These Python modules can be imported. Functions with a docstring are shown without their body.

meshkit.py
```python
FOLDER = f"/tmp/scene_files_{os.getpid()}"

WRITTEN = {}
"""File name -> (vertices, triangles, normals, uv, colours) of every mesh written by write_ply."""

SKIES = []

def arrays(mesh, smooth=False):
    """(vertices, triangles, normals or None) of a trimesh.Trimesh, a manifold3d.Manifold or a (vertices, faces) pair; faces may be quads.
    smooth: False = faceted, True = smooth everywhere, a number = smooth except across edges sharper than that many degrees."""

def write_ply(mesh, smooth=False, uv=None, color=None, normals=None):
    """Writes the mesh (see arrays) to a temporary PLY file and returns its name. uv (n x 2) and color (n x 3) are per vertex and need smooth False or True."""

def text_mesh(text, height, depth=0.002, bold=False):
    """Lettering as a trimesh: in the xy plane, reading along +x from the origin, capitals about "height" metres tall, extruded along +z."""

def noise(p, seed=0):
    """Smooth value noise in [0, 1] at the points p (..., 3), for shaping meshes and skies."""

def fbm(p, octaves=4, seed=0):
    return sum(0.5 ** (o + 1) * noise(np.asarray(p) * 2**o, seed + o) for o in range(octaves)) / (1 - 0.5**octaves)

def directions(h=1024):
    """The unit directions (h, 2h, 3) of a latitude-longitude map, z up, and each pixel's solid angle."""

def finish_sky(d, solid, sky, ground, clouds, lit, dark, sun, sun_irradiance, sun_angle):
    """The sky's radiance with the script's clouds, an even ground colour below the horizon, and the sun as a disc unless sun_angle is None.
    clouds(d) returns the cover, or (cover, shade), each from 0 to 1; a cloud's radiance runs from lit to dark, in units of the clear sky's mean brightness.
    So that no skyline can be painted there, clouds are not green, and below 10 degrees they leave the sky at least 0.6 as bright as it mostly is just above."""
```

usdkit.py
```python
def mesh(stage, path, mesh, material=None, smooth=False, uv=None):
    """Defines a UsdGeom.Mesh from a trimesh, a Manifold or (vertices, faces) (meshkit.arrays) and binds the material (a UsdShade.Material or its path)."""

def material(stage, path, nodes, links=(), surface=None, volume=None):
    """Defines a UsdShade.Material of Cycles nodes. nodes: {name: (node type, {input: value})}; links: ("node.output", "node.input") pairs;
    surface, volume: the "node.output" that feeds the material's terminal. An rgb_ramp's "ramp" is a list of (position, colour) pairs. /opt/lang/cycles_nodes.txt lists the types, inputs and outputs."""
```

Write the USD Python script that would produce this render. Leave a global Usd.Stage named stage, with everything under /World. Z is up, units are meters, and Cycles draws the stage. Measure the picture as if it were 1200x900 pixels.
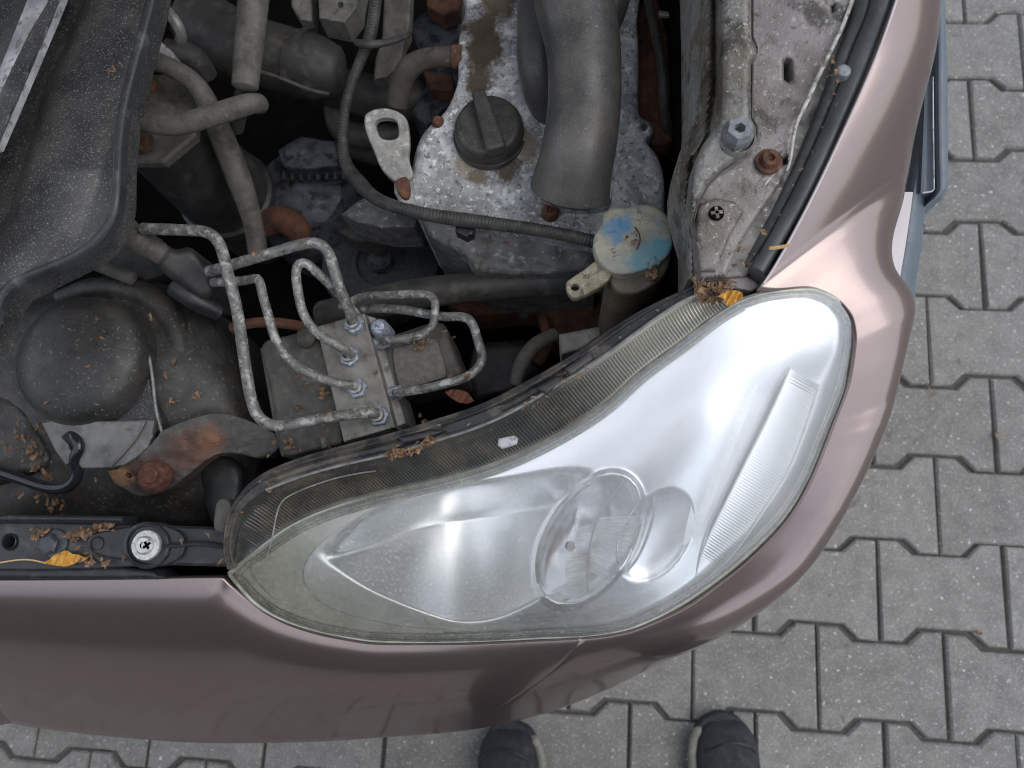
import math
import numpy as np, trimesh, manifold3d as m3, shapely, meshkit, usdkit
from scipy.interpolate import RBFInterpolator, PchipInterpolator, CubicSpline
from scipy.spatial import Delaunay
from scipy.spatial.transform import Rotation
from shapely.geometry import Polygon, LineString
from pxr import Usd, UsdGeom, UsdLux, UsdShade, Gf, Sdf

stage = Usd.Stage.CreateInMemory()
UsdGeom.SetStageUpAxis(stage, UsdGeom.Tokens.z)
UsdGeom.SetStageMetersPerUnit(stage, 1.0)
UsdGeom.Xform.Define(stage, '/World')
RNG = np.random.default_rng(7)

# ------------------------------------------------------------------ camera
FPX = 860.0                                   # focal length in pixels of a 1200 wide picture
CAM = np.array([0.0, 0.0, 1.287])
ROT = Rotation.from_euler('xyz', [0.2046, 0.071, 0.0]).as_matrix()
cam = UsdGeom.Camera.Define(stage, '/World/camera')
m4 = np.eye(4); m4[:3, :3] = ROT.T; m4[3, :3] = CAM
cam.AddTransformOp().Set(Gf.Matrix4d(m4.tolist()))
cam.CreateHorizontalApertureAttr(36.0); cam.CreateVerticalApertureAttr(27.0)
cam.CreateFocalLengthAttr(36.0 * FPX / 1200)
cam.CreateClippingRangeAttr(Gf.Vec2f(0.02, 500))
cam.CreateFStopAttr(7.5); cam.CreateFocusDistanceAttr(0.60)
cam.CreateExposureAttr(0.66)

# ------------------------------------------------------------------ sky and sun
SUN = np.array([0.75, -0.10, 1.0]); SUN /= np.linalg.norm(SUN)
elev, azim = math.asin(SUN[2]), math.atan2(SUN[0], SUN[1])
sky = UsdLux.DomeLight.Define(stage, '/World/sky')
sky.GetPrim().SetCustomDataByKey('kind', 'structure')
sky.GetPrim().SetCustomDataByKey('label', 'pale blue sky with broken white cloud')
usdkit.material(stage, '/World/Looks/sky', {
    'tc': ('texture_coordinate', {}),
    'st': ('sky_texture', {'sky_type': 'single_scattering', 'sun_disc': False, 'sun_elevation': elev, 'sun_rotation': azim, 'aerosol_density': 1.5}),
    'n': ('noise_texture', {'scale': 2.1, 'detail': 7.0, 'roughness': 0.55, 'distortion': 0.4}),
    'r': ('rgb_ramp', {'ramp': [(0.38, (0.15,) * 3), (0.60, (0.96,) * 3)]}),
    'mx': ('mix', {'color2': (6.7, 7.0, 7.5)}),
    'bg': ('background_shader', {'strength': 0.125})},
    [('tc.generated', 'n.vector'), ('n.fac', 'r.fac'), ('r.color', 'mx.fac'), ('st.color', 'mx.color1'), ('mx.color', 'bg.color')], surface='bg.background')
UsdShade.MaterialBindingAPI.Apply(sky.GetPrim()).Bind(UsdShade.Material.Get(stage, '/World/Looks/sky'))
sun = UsdLux.DistantLight.Define(stage, '/World/sun')
sun.CreateNormalizeAttr(True); sun.CreateIntensityAttr(0.20); sun.CreateAngleAttr(50.0); sun.CreateColorAttr(Gf.Vec3f(1.0, 0.965, 0.91))
sun.AddOrientOp().Set(Gf.Quatf(*[float(q) for q in np.roll(Rotation.align_vectors([SUN], [[0, 0, 1]])[0].as_quat(), 1)]))

# ------------------------------------------------------------------ helpers: from a direction of view to points in the place
def W(px, py, z):
    px, py, z = np.broadcast_arrays(np.asarray(px, float), np.asarray(py, float), np.asarray(z, float))
    d = np.stack([(px - 600) / FPX, -(py - 450) / FPX, -np.ones_like(px)], -1) @ ROT.T
    return CAM + d * ((z - CAM[2]) / d[..., 2])[..., None]

def wp(pts):
    a = np.asarray(pts, float)
    return W(a[:, 0], a[:, 1], a[:, 2])

def mpp(px, py, z):                            # metres per pixel there
    return float(np.linalg.norm(W(px + 1, py, z) - W(px, py, z)))

def sstep(a, b, x):
    t = np.clip((x - a) / (b - a), 0, 1)
    return t * t * (3 - 2 * t)

def ctrl(pts, smooth=0.0):
    """Height function through (px, py, z) control points."""
    a = np.asarray(pts, float)
    if len(a) == 1:
        return lambda x, y: np.full(np.shape(x), a[0, 2])
    if len(a) <= 3:
        o = a.mean(0)
        c = np.linalg.lstsq(a[:, :2] - o[:2], a[:, 2] - o[2], rcond=1e-6)[0]
        return lambda x, y: c[0] * (x - o[0]) + c[1] * (y - o[1]) + o[2]
    r = RBFInterpolator(a[:, :2] / 100, a[:, 2], kernel='thin_plate_spline', smoothing=smooth, degree=1)
    return lambda x, y: r(np.column_stack([np.ravel(x), np.ravel(y)]) / 100).reshape(np.shape(x))

def linex(pts):
    a = np.asarray(pts, float); a = a[np.argsort(a[:, 1])]
    return lambda y: np.interp(y, a[:, 1], a[:, 0])

def smooth_poly(pts, step=6.0, closed=True):
    """Rounded curve through points (any dimension)."""
    a = np.asarray(pts, float)
    if closed:
        a = np.vstack([a, a[:1]])
    s = np.concatenate([[0], np.cumsum(np.sqrt(np.linalg.norm(np.diff(a[:, :2], axis=0), axis=1)))])
    L = np.linalg.norm(np.diff(a[:, :2], axis=0), axis=1).sum()
    cs = CubicSpline(s, a, bc_type='periodic' if closed else 'natural')
    t = np.linspace(0, s[-1], max(8, int(L / step)) + 1)
    return cs(t[:-1] if closed else t)

def resample(pts, n, kind='pchip'):
    a = np.asarray(pts, float)
    s = np.concatenate([[0], np.cumsum(np.linalg.norm(np.diff(a[:, :2], axis=0), axis=1))])
    t = np.linspace(0, s[-1], n)
    return PchipInterpolator(s, a)(t) if kind == 'pchip' else np.column_stack([np.interp(t, s, a[:, k]) for k in range(a.shape[1])])

def slab(poly, z, thick=0.01, step=6.0, bevel=0.0, holes=(), rough=None, bottom=None):
    """Solid with the outline poly (seen from above) whose upper face follows z(px, py), with rounded upper edges."""
    zf = z if callable(z) else (lambda x, y: np.full(np.shape(x), float(z)))
    P = Polygon(np.asarray(poly)[:, :2], [np.asarray(h)[:, :2] for h in holes])
    if not P.is_valid:
        P = P.buffer(0)
        if P.geom_type != 'Polygon':
            P = max(P.geoms, key=lambda g: g.area)
    c = P.representative_point()
    zc = float(zf(np.array([c.x]), np.array([c.y]))[0])
    bp = bevel / mpp(c.x, c.y, zc)
    def edge(Q, st):
        out = []
        for g in getattr(Q, 'geoms', [Q]):
            for r in [g.exterior, *g.interiors]:
                n = max(4, int(r.length / st))
                co = np.asarray(r.segmentize(st).coords)[:-1]
                out.append(co)
        return np.vstack(out)
    b = edge(P, min(step, 6.0))
    pts = [b]
    if bp > 0:
        for k in (0.12, 0.35, 0.65, 1.0):
            Q = P.buffer(-bp * k)
            if not Q.is_empty:
                pts.append(edge(Q, min(step, max(3.0, bp))))
    inner = P.buffer(-max(bp * 1.15, step * 0.6))
    if not inner.is_empty:
        x0, y0, x1, y1 = P.bounds
        gx, gy = np.meshgrid(np.arange(x0, x1, step), np.arange(y0, y1, step))
        gx = gx + (np.arange(gx.shape[0]) % 2)[:, None] * step * 0.5
        g = np.column_stack([gx.ravel(), gy.ravel()])
        pts.append(g[shapely.contains_xy(inner, g[:, 0], g[:, 1])])
    nb = len(b)
    p = np.vstack(pts)
    tri = Delaunay(p).simplices
    cen = p[tri].mean(1)
    tri = tri[shapely.contains_xy(P.buffer(0.02), cen[:, 0], cen[:, 1])]
    zz = np.asarray(zf(p[:, 0], p[:, 1]), float).copy()
    if bp > 0:
        d = np.clip(shapely.distance(shapely.points(p), P.boundary) / bp, 0, 1)
        zz -= bevel * (1 - np.sqrt(np.clip(1 - (1 - d) ** 2, 0, 1)))
    v = W(p[:, 0], p[:, 1], zz)
    if rough:
        amp, sc = rough
        v[:, 2] += amp * (meshkit.fbm(v * sc, 4, 3) - 0.5)
    a, bb, cc = v[tri[:, 0]], v[tri[:, 1]], v[tri[:, 2]]
    flip = np.cross(bb - a, cc - a)[:, 2] < 0
    tri[flip] = tri[flip][:, ::-1]
    area = np.abs(np.cross((p[tri[:, 1]] - p[tri[:, 0]]), (p[tri[:, 2]] - p[tri[:, 0]])))
    tri = tri[area > 1e-6]
    e = np.vstack([tri[:, [0, 1]], tri[:, [1, 2]], tri[:, [2, 0]]])
    key = {}
    for i, (x, y) in enumerate(e):
        key.setdefault((min(x, y), max(x, y)), []).append(i)
    be = np.array([e[i[0]] for i in key.values() if len(i) == 1])
    n = len(v)
    low = v.copy()
    if bottom is None:
        low[:, 2] -= thick
    else:
        low[:, 2] = bottom
    ids, inv = np.unique(be, return_inverse=True)
    inv = inv.reshape(be.shape)
    up = v[ids]; dn = low[ids]
    nv = np.vstack([v, up, dn])
    k = n + inv; kd = n + len(ids) + inv
    side = np.vstack([np.column_stack([k[:, 1], k[:, 0], kd[:, 0]]), np.column_stack([k[:, 1], kd[:, 0], kd[:, 1]])])
    return trimesh.Trimesh(nv, np.vstack([tri, side]), process=False)

def grid_mesh(P, closed_u=False, closed_v=False):
    nu, nv = P.shape[:2]
    idx = np.arange(nu * nv).reshape(nu, nv)
    if closed_u: idx = np.vstack([idx, idx[:1]])
    if closed_v: idx = np.hstack([idx, idx[:, :1]])
    a, b, c, d = idx[:-1, :-1].ravel(), idx[1:, :-1].ravel(), idx[1:, 1:].ravel(), idx[:-1, 1:].ravel()
    return trimesh.Trimesh(P.reshape(-1, 3), np.vstack([np.column_stack([a, b, c]), np.column_stack([a, c, d])]), process=False)

def upward(m):
    n = np.cross(m.vertices[m.faces[:, 1]] - m.vertices[m.faces[:, 0]], m.vertices[m.faces[:, 2]] - m.vertices[m.faces[:, 0]])
    if n[:, 2].sum() < 0:
        m = trimesh.Trimesh(m.vertices, m.faces[:, ::-1], process=False)
    return m

def strip(A, B, nu, nv, disp=None, thick=0.0):
    """Surface between two lines of (px, py, z) control points; disp(u, v) in metres along z. u, v run from 0 to 1."""
    A, B = resample(A, nu), resample(B, nu)
    v = np.linspace(0, 1, nv)
    pa, pb = wp(A), wp(B)
    P = pa[:, None, :] * (1 - v)[None, :, None] + pb[:, None, :] * v[None, :, None]
    if disp is not None:
        u = np.linspace(0, 1, nu)
        P[..., 2] += disp(u[:, None] + 0 * v[None, :], 0 * u[:, None] + v[None, :])
    if not thick:
        return upward(grid_mesh(P))
    lowA, lowB = P[:, :1].copy(), P[:, -1:].copy()
    lowA[..., 2] -= thick; lowB[..., 2] -= thick
    Q = np.concatenate([lowA, P[:, :1], P, P[:, -1:], lowB], 1)
    cap = []
    for k in (0, -1):
        r = Q[k]
        cen = r.mean(0)
        m = len(r)
        cap.append(trimesh.Trimesh(np.vstack([r, cen]), [[i, (i + 1) % m, m] for i in range(m)], process=False))
    return trimesh.util.concatenate([upward(grid_mesh(Q)), *cap])

def sweep(pts, rad, n=14, ribs=None, cap=True, seg=0.004, spline=True):
    """Tube along world points; rad is a number or one radius per point. ribs = (pitch, depth)."""
    p = np.asarray(pts, float)
    s = np.concatenate([[0], np.cumsum(np.linalg.norm(np.diff(p, axis=0), axis=1))])
    if ribs: seg = ribs[0] / 4
    t = np.linspace(0, s[-1], max(4, int(s[-1] / seg)) + 1)
    if spline and len(p) > 2:
        k = np.concatenate([[0], np.cumsum(np.sqrt(np.linalg.norm(np.diff(p, axis=0), axis=1)))])
        cs = CubicSpline(k, p, bc_type='natural')
        q = cs(np.interp(t, s, k))
    else:
        q = np.column_stack([np.interp(t, s, p[:, i]) for i in range(3)])
    r = np.interp(t, s, np.broadcast_to(np.asarray(rad, float), len(p)))
    if ribs:
        r = r - ribs[1] * (0.5 - 0.5 * np.cos(2 * np.pi * t / ribs[0]))
    tan = np.gradient(q, axis=0); tan /= np.linalg.norm(tan, axis=1, keepdims=True)
    nrm = np.cross(tan[0], [0, 0, 1.0] if abs(tan[0, 2]) < 0.9 else [1.0, 0, 0]); nrm /= np.linalg.norm(nrm)
    if cap:
        for side in (0, -1):
            pass
    R = []
    ang = np.linspace(0, 2 * np.pi, n, endpoint=False)
    for i in range(len(q)):
        nrm = nrm - tan[i] * np.dot(nrm, tan[i]); nrm /= np.linalg.norm(nrm)
        bi = np.cross(tan[i], nrm)
        R.append(q[i] + r[i] * (np.cos(ang)[:, None] * nrm + np.sin(ang)[:, None] * bi))
    R = np.array(R)
    rings = [R]
    if cap:
        a0 = [q[0] + (R[0] - q[0]) * f - tan[0] * r[0] * g for f, g in ((0.02, 0.32), (0.5, 0.28), (0.85, 0.12))]
        a1 = [q[-1] + (R[-1] - q[-1]) * f + tan[-1] * r[-1] * g for f, g in ((0.85, 0.12), (0.5, 0.28), (0.02, 0.32))]
        R = np.concatenate([np.array(a0), R, np.array(a1)])
    m = grid_mesh(R, closed_v=True)
    return trimesh.Trimesh(m.vertices, m.faces[:, ::-1], process=False)

def tube(pts, rpx, **k):
    """Tube along (px, py, z) points whose radius is given in pixels at its first point (or one per point)."""
    p = np.asarray(pts, float)
    r = np.broadcast_to(np.asarray(rpx, float), len(p))
    rad = np.array([ri * mpp(*pi) for ri, pi in zip(r, p)])
    return sweep(wp(p), rad, **k)

def lathe(base, prof, n=32, axis=None, rot=0.0):
    """Turned solid: prof = [(radius, height)...] about a vertical line through the world point base (or about axis)."""
    pr = np.asarray(prof, float)
    ang = np.linspace(0, 2 * np.pi, n, endpoint=False) + rot
    P = np.stack([pr[:, None, 0] * np.cos(ang), pr[:, None, 0] * np.sin(ang), np.broadcast_to(pr[:, None, 1], (len(pr), n))], -1)
    if axis is not None:
        P = P @ Rotation.align_vectors([np.asarray(axis, float) / np.linalg.norm(axis)], [[0, 0, 1]])[0].as_matrix().T
    m = grid_mesh(P + np.asarray(base), closed_v=True)
    f = m.faces
    return trimesh.Trimesh(m.vertices, f[:, ::-1] if pr[-1, 1] < pr[0, 1] else f[:, ::-1], process=False)

def disc_prof(r, h, e=0.002, z0=0.0):
    """Profile of a rounded-edge disc, from its axis at the top outward and down to z0."""
    return [(1e-5, h), (r * 0.5, h), (r - e, h), (r - e * 0.3, h - e * 0.3), (r, h - e), (r, z0)]

def join(*ms):
    return trimesh.util.concatenate([m for m in ms if m is not None])

def box(c, size, rz=0.0, bev=0.0):
    m = trimesh.creation.box(size)
    if bev:
        s = m3.Manifold.cube([x - 2 * bev for x in size], True)
        hull = m3.Manifold.batch_hull([m3.Manifold.sphere(bev, 12).translate([sx * (size[0] / 2 - bev), sy * (size[1] / 2 - bev), sz * (size[2] / 2 - bev)]) for sx in (-1, 1) for sy in (-1, 1) for sz in (-1, 1)])
        mm = hull.to_mesh(); m = trimesh.Trimesh(mm.vert_properties[:, :3], mm.tri_verts, process=False)
    m.apply_transform(trimesh.transformations.rotation_matrix(rz, [0, 0, 1]))
    m.apply_translation(c)
    return m

# ------------------------------------------------------------------ helpers: prims
USED = {}
def path_for(parent, name):
    k = (parent, name)
    USED[k] = USED.get(k, 0) + 1
    n = USED[k] - 1
    return f'{parent}/{name}' if n == 0 else f'{parent}/{name}_{n:03d}'

ORIGIN = {'/World': np.zeros(3)}
def setdata(prim, label=None, cat=None, group=None, kind=None):
    for k, v in (('label', label), ('category', cat), ('group', group), ('kind', kind)):
        if v: prim.SetCustomDataByKey(k, v)

def thing(name, label, cat, origin, group=None, kind=None):
    p = path_for('/World', name)
    x = UsdGeom.Xform.Define(stage, p); x.AddTranslateOp().Set(Gf.Vec3d(*map(float, origin)))
    ORIGIN[p] = np.asarray(origin, float)
    setdata(x.GetPrim(), label, cat, group, kind)
    return p

MADE = {}
def part(parent, name, mesh, mat, label=None, kind=None, smooth=35):
    p = path_for(parent, name)
    MADE[p] = (mesh, mat, smooth)
    v, f = np.asarray(mesh.vertices) - ORIGIN[parent], np.asarray(mesh.faces)
    usdkit.mesh(stage, p, trimesh.Trimesh(v, f, process=False), mat, smooth=smooth)
    ORIGIN[p] = ORIGIN[parent]
    setdata(stage.GetPrimAtPath(p), label, kind=kind)
    return p

def lone(name, mesh, mat, label, cat, group=None, kind=None, smooth=35):
    """A thing that is one mesh."""
    p = path_for('/World', name)
    o = np.array([*mesh.vertices.mean(0)[:2], mesh.vertices[:, 2].min()])
    x = usdkit.mesh(stage, p, trimesh.Trimesh(mesh.vertices - o, mesh.faces, process=False), mat, smooth=smooth)
    x.AddTranslateOp().Set(Gf.Vec3d(*map(float, o)))
    setdata(x.GetPrim(), label, cat, group, kind)
    return p

# ------------------------------------------------------------------ helpers: materials
def mat(name, base, alt=None, ns=60.0, rough=0.6, metal=0.0, layers=(), stains=(), bump=None, coat=0.0, spec=0.5, rvar=0.12, objvar=0.0, coat_rough=0.05, grad=None, tint=(1, 1, 1)):
    """Worn surface: base/alt mottled at scale ns; layers (colour, low, high, scale, strength) of dirt over it where a noise lies above low..high;
    stains (world point, radius, colour, strength) with ragged edges; bump (scale, strength)."""
    N = {'g': ('geometry', {}), 'n1': ('noise_texture', {'scale': ns, 'detail': 5.0, 'roughness': 0.6}),
         'r1': ('rgb_ramp', {'ramp': [(0.36, base), (0.64, alt or base)]})}
    L = [('g.position', 'n1.vector'), ('n1.fac', 'r1.fac')]
    last = 'r1.color'
    if objvar:
        N['oi'] = ('object_info', {}); N['om'] = ('map_range', {'to_min': 1 - objvar, 'to_max': 1 + objvar}); N['oh'] = ('hsv', {})
        L += [('oi.random', 'om.value'), ('om.result', 'oh.value'), (last, 'oh.color')]; last = 'oh.color'
    for i, (col, lo, hi, sc, k) in enumerate(layers):
        N[f'ln{i}'] = ('noise_texture', {'scale': sc, 'detail': 6.0, 'roughness': 0.65, 'distortion': 0.25})
        N[f'lr{i}'] = ('rgb_ramp', {'ramp': [(lo, (0, 0, 0)), (hi, (k, k, k))]})
        N[f'lm{i}'] = ('mix', {'color2': col})
        L += [('g.position', f'ln{i}.vector'), (f'ln{i}.fac', f'lr{i}.fac'), (f'lr{i}.color', f'lm{i}.fac'), (last, f'lm{i}.color1')]
        last = f'lm{i}.color'
    for i, (c, r, col, k) in enumerate(stains):
        N[f'sd{i}'] = ('vector_math', {'math_type': 'distance', 'vector2': tuple(c)})
        N[f'sn{i}'] = ('noise_texture', {'scale': 1.1 / r, 'detail': 8.0, 'roughness': 0.75})
        N[f'sa{i}'] = ('math', {'math_type': 'multiply_add', 'value2': -2.2 * r, 'value3': 1.1 * r})
        N[f'sb{i}'] = ('math', {'math_type': 'add'})
        N[f'sm{i}'] = ('map_range', {'from_min': r, 'from_max': r * 0.55, 'to_min': 0.0, 'to_max': k, 'clamp': True})
        N[f'sx{i}'] = ('mix', {'color2': col})
        L += [('g.position', f'sd{i}.vector1'), ('g.position', f'sn{i}.vector'), (f'sn{i}.fac', f'sa{i}.value1'), (f'sd{i}.value', f'sb{i}.value1'), (f'sa{i}.value', f'sb{i}.value2'),
              (f'sb{i}.value', f'sm{i}.value'), (f'sm{i}.result', f'sx{i}.fac'), (last, f'sx{i}.color1')]
        last = f'sx{i}.color'
    if grad:                                   # (direction, from, to, colour): another backing shows through there
        N['gd'] = ('vector_math', {'math_type': 'dot_product', 'vector2': grad[0]}); N['gm'] = ('map_range', {'from_min': grad[1], 'from_max': grad[2], 'clamp': True}); N['gx'] = ('mix', {'color2': grad[3]})
        L += [('g.position', 'gd.vector1'), ('gd.value', 'gm.value'), ('gm.result', 'gx.fac'), (last, 'gx.color1')]; last = 'gx.color'
    N['rr'] = ('map_range', {'from_min': 0.3, 'from_max': 0.7, 'to_min': max(0.03, rough - rvar), 'to_max': min(1.0, rough + rvar), 'clamp': True})
    N['rn'] = ('noise_texture', {'scale': ns * 2.3, 'detail': 4.0})
    N['p'] = ('principled_bsdf', {'metallic': metal, 'coat_weight': coat, 'coat_roughness': coat_rough, 'specular_ior_level': spec, 'specular_tint': tint})
    L += [('g.position', 'rn.vector'), ('rn.fac', 'rr.value'), ('rr.result', 'p.roughness'), (last, 'p.base_color')]
    if bump:
        N['bn'] = ('noise_texture', {'scale': bump[0], 'detail': 5.0, 'roughness': 0.6})
        N['bm'] = ('bump', {'strength': bump[1], 'distance': 0.6 / bump[0]})
        L += [('g.position', 'bn.vector'), ('bn.fac', 'bm.height'), ('bm.normal', 'p.normal')]
    return usdkit.material(stage, f'/World/Looks/{name}', N, L, surface='p.BSDF')

DUST = (0.30, 0.28, 0.25)
RUST = (0.22, 0.075, 0.03)
def P3(px, py, z): return [float(x) for x in W(px, py, z)]

M = {}
M['plastic'] = mat('black_plastic', (0.011, 0.011, 0.012), (0.020, 0.020, 0.020), 45, 0.50, layers=[((0.060, 0.058, 0.055), 0.46, 0.72, 26, 0.75), ((0.24, 0.225, 0.20), 0.63, 0.72, 700, 0.75)], bump=(900, 0.25))
M['cowl'] = mat('dusty_cowl_plastic', (0.016, 0.017, 0.018), (0.034, 0.034, 0.034), 18, 0.45, layers=[((0.085, 0.083, 0.08), 0.46, 0.70, 11, 0.8), ((0.26, 0.255, 0.245), 0.56, 0.655, 620, 0.8)], bump=(1100, 0.35))
M['worn'] = mat('worn_bright_plastic', (0.22, 0.225, 0.235), (0.50, 0.505, 0.52), 24, 0.45, 0.0, layers=[((0.07, 0.07, 0.075), 0.54, 0.62, 130, 0.7)], bump=(700, 0.3))
M['dull'] = mat('dull_black_cover', (0.015, 0.015, 0.0145), (0.030, 0.029, 0.027), 26, 0.48, layers=[((0.062, 0.059, 0.053), 0.46, 0.68, 20, 0.8), ((0.22, 0.20, 0.17), 0.60, 0.67, 330, 0.8), ((0.05, 0.032, 0.02), 0.56, 0.68, 36, 0.7), ((0.010, 0.010, 0.010), 0.54, 0.66, 14, 0.7)], bump=(700, 0.3))
M['rubber'] = mat('grey_rubber_hose', (0.062, 0.058, 0.051), (0.108, 0.101, 0.088), 70, 0.66, layers=[((0.20, 0.188, 0.16), 0.57, 0.73, 300, 0.7), ((0.028, 0.026, 0.023), 0.53, 0.68, 50, 0.7)], bump=(900, 0.3))
M['rubberdark'] = mat('dark_rubber_hose', (0.024, 0.023, 0.022), (0.048, 0.046, 0.042), 60, 0.6, layers=[((0.10, 0.095, 0.083), 0.56, 0.74, 120, 0.7)], bump=(900, 0.25))
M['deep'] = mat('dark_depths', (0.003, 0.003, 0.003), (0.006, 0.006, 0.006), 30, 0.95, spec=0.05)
M['pipe'] = mat('corroded_brake_pipe', (0.10, 0.098, 0.092), (0.21, 0.206, 0.195), 90, 0.5, 0.25, layers=[((0.43, 0.43, 0.41), 0.52, 0.62, 130, 0.8), ((0.035, 0.032, 0.027), 0.57, 0.65, 170, 0.8), ((0.5, 0.5, 0.48), 0.62, 0.66, 60, 0.8)], bump=(500, 0.5))
M['fitting'] = mat('bluish_zinc_fitting', (0.18, 0.21, 0.27), (0.34, 0.38, 0.45), 300, 0.5, 0.3, layers=[((0.55, 0.57, 0.59), 0.56, 0.64, 300, 0.8), ((0.04, 0.037, 0.033), 0.55, 0.63, 260, 0.8)], bump=(700, 0.5))
M['block'] = mat('dirty_cast_block', (0.17, 0.16, 0.138), (0.26, 0.25, 0.225), 40, 0.5, 0.35, layers=[((0.06, 0.045, 0.03), 0.52, 0.66, 70, 0.75), ((0.30, 0.29, 0.265), 0.60, 0.68, 600, 0.7)], bump=(600, 0.35))
M['module'] = mat('dusty_module_case', (0.046, 0.044, 0.039), (0.082, 0.077, 0.068), 50, 0.62, layers=[((0.145, 0.13, 0.108), 0.54, 0.69, 110, 0.75), ((0.08, 0.045, 0.025), 0.60, 0.68, 55, 0.75)], bump=(800, 0.3))
M['alu'] = mat('corroded_aluminium', (0.23, 0.235, 0.24), (0.46, 0.465, 0.465), 40, 0.62, 0.15,
    layers=[((0.60, 0.61, 0.62), 0.49, 0.60, 75, 0.8), ((0.16, 0.155, 0.145), 0.53, 0.66, 13, 0.5), ((0.82, 0.82, 0.81), 0.565, 0.64, 190, 0.85), ((0.10, 0.097, 0.09), 0.56, 0.64, 210, 0.85), ((0.14, 0.115, 0.08), 0.59, 0.70, 24, 0.6), ((0.36, 0.43, 0.52), 0.58, 0.68, 34, 0.55)],
    stains=[(P3(568, 30, .668), 0.028, (0.035, 0.022, 0.010), 0.97), (P3(566, 62, .668), 0.026, (0.04, 0.026, 0.012), 0.97), (P3(562, 92, .668), 0.020, (0.045, 0.03, 0.014), 0.95), (P3(584, 5, .668), 0.024, (0.07, 0.048, 0.022), 0.9),
            (P3(592, 198, .662), 0.020, (0.055, 0.036, 0.015), 0.95), (P3(556, 200, .662), 0.018, (0.11, 0.075, 0.035), 0.85), (P3(618, 170, .662), 0.018, (0.17, 0.13, 0.07), 0.8), (P3(540, 190, .662), 0.016, (0.25, 0.19, 0.11), 0.6),
            (P3(645, 246, .65), 0.011, (0.10, 0.07, 0.05), 0.8)], bump=(420, 0.7))
M['cast'] = mat('dark_cast_intake', (0.060, 0.057, 0.053), (0.105, 0.10, 0.092), 22, 0.45, 0.25, layers=[((0.036, 0.036, 0.037), 0.48, 0.64, 14, 0.8), ((0.26, 0.25, 0.235), 0.61, 0.68, 420, 0.6), ((0.15, 0.145, 0.135), 0.56, 0.68, 900, 0.7)],
    stains=[(P3(695, 222, .675), 0.016, (0.55, 0.54, 0.52), 0.8), (P3(640, 222, .675), 0.012, (0.5, 0.48, 0.45), 0.7)], bump=(600, 0.35))
M['cap'] = mat('worn_black_cap', (0.028, 0.026, 0.024), (0.052, 0.049, 0.046), 80, 0.5, layers=[((0.17, 0.155, 0.135), 0.58, 0.69, 420, 0.75)], bump=(900, 0.35))
M['steel'] = mat('dirty_painted_steel', (0.165, 0.148, 0.145), (0.245, 0.225, 0.22), 20, 0.40, 0.15,
    layers=[((0.075, 0.063, 0.045), 0.48, 0.60, 15, 0.8), ((0.028, 0.024, 0.018), 0.54, 0.64, 36, 0.85), ((0.36, 0.345, 0.32), 0.585, 0.64, 260, 0.75), ((0.13, 0.07, 0.035), 0.62, 0.69, 40, 0.7), ((0.035, 0.03, 0.024), 0.58, 0.65, 170, 0.7)], bump=(500, 0.35))
M['steelgrey'] = mat('dirty_grey_rail', (0.115, 0.111, 0.104), (0.215, 0.209, 0.20), 22, 0.38, 0.25,
    layers=[((0.07, 0.057, 0.037), 0.47, 0.60, 19, 0.85), ((0.022, 0.019, 0.015), 0.53, 0.63, 44, 0.9), ((0.34, 0.325, 0.30), 0.585, 0.64, 300, 0.75), ((0.03, 0.026, 0.02), 0.58, 0.65, 170, 0.7)], bump=(500, 0.4))
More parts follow.
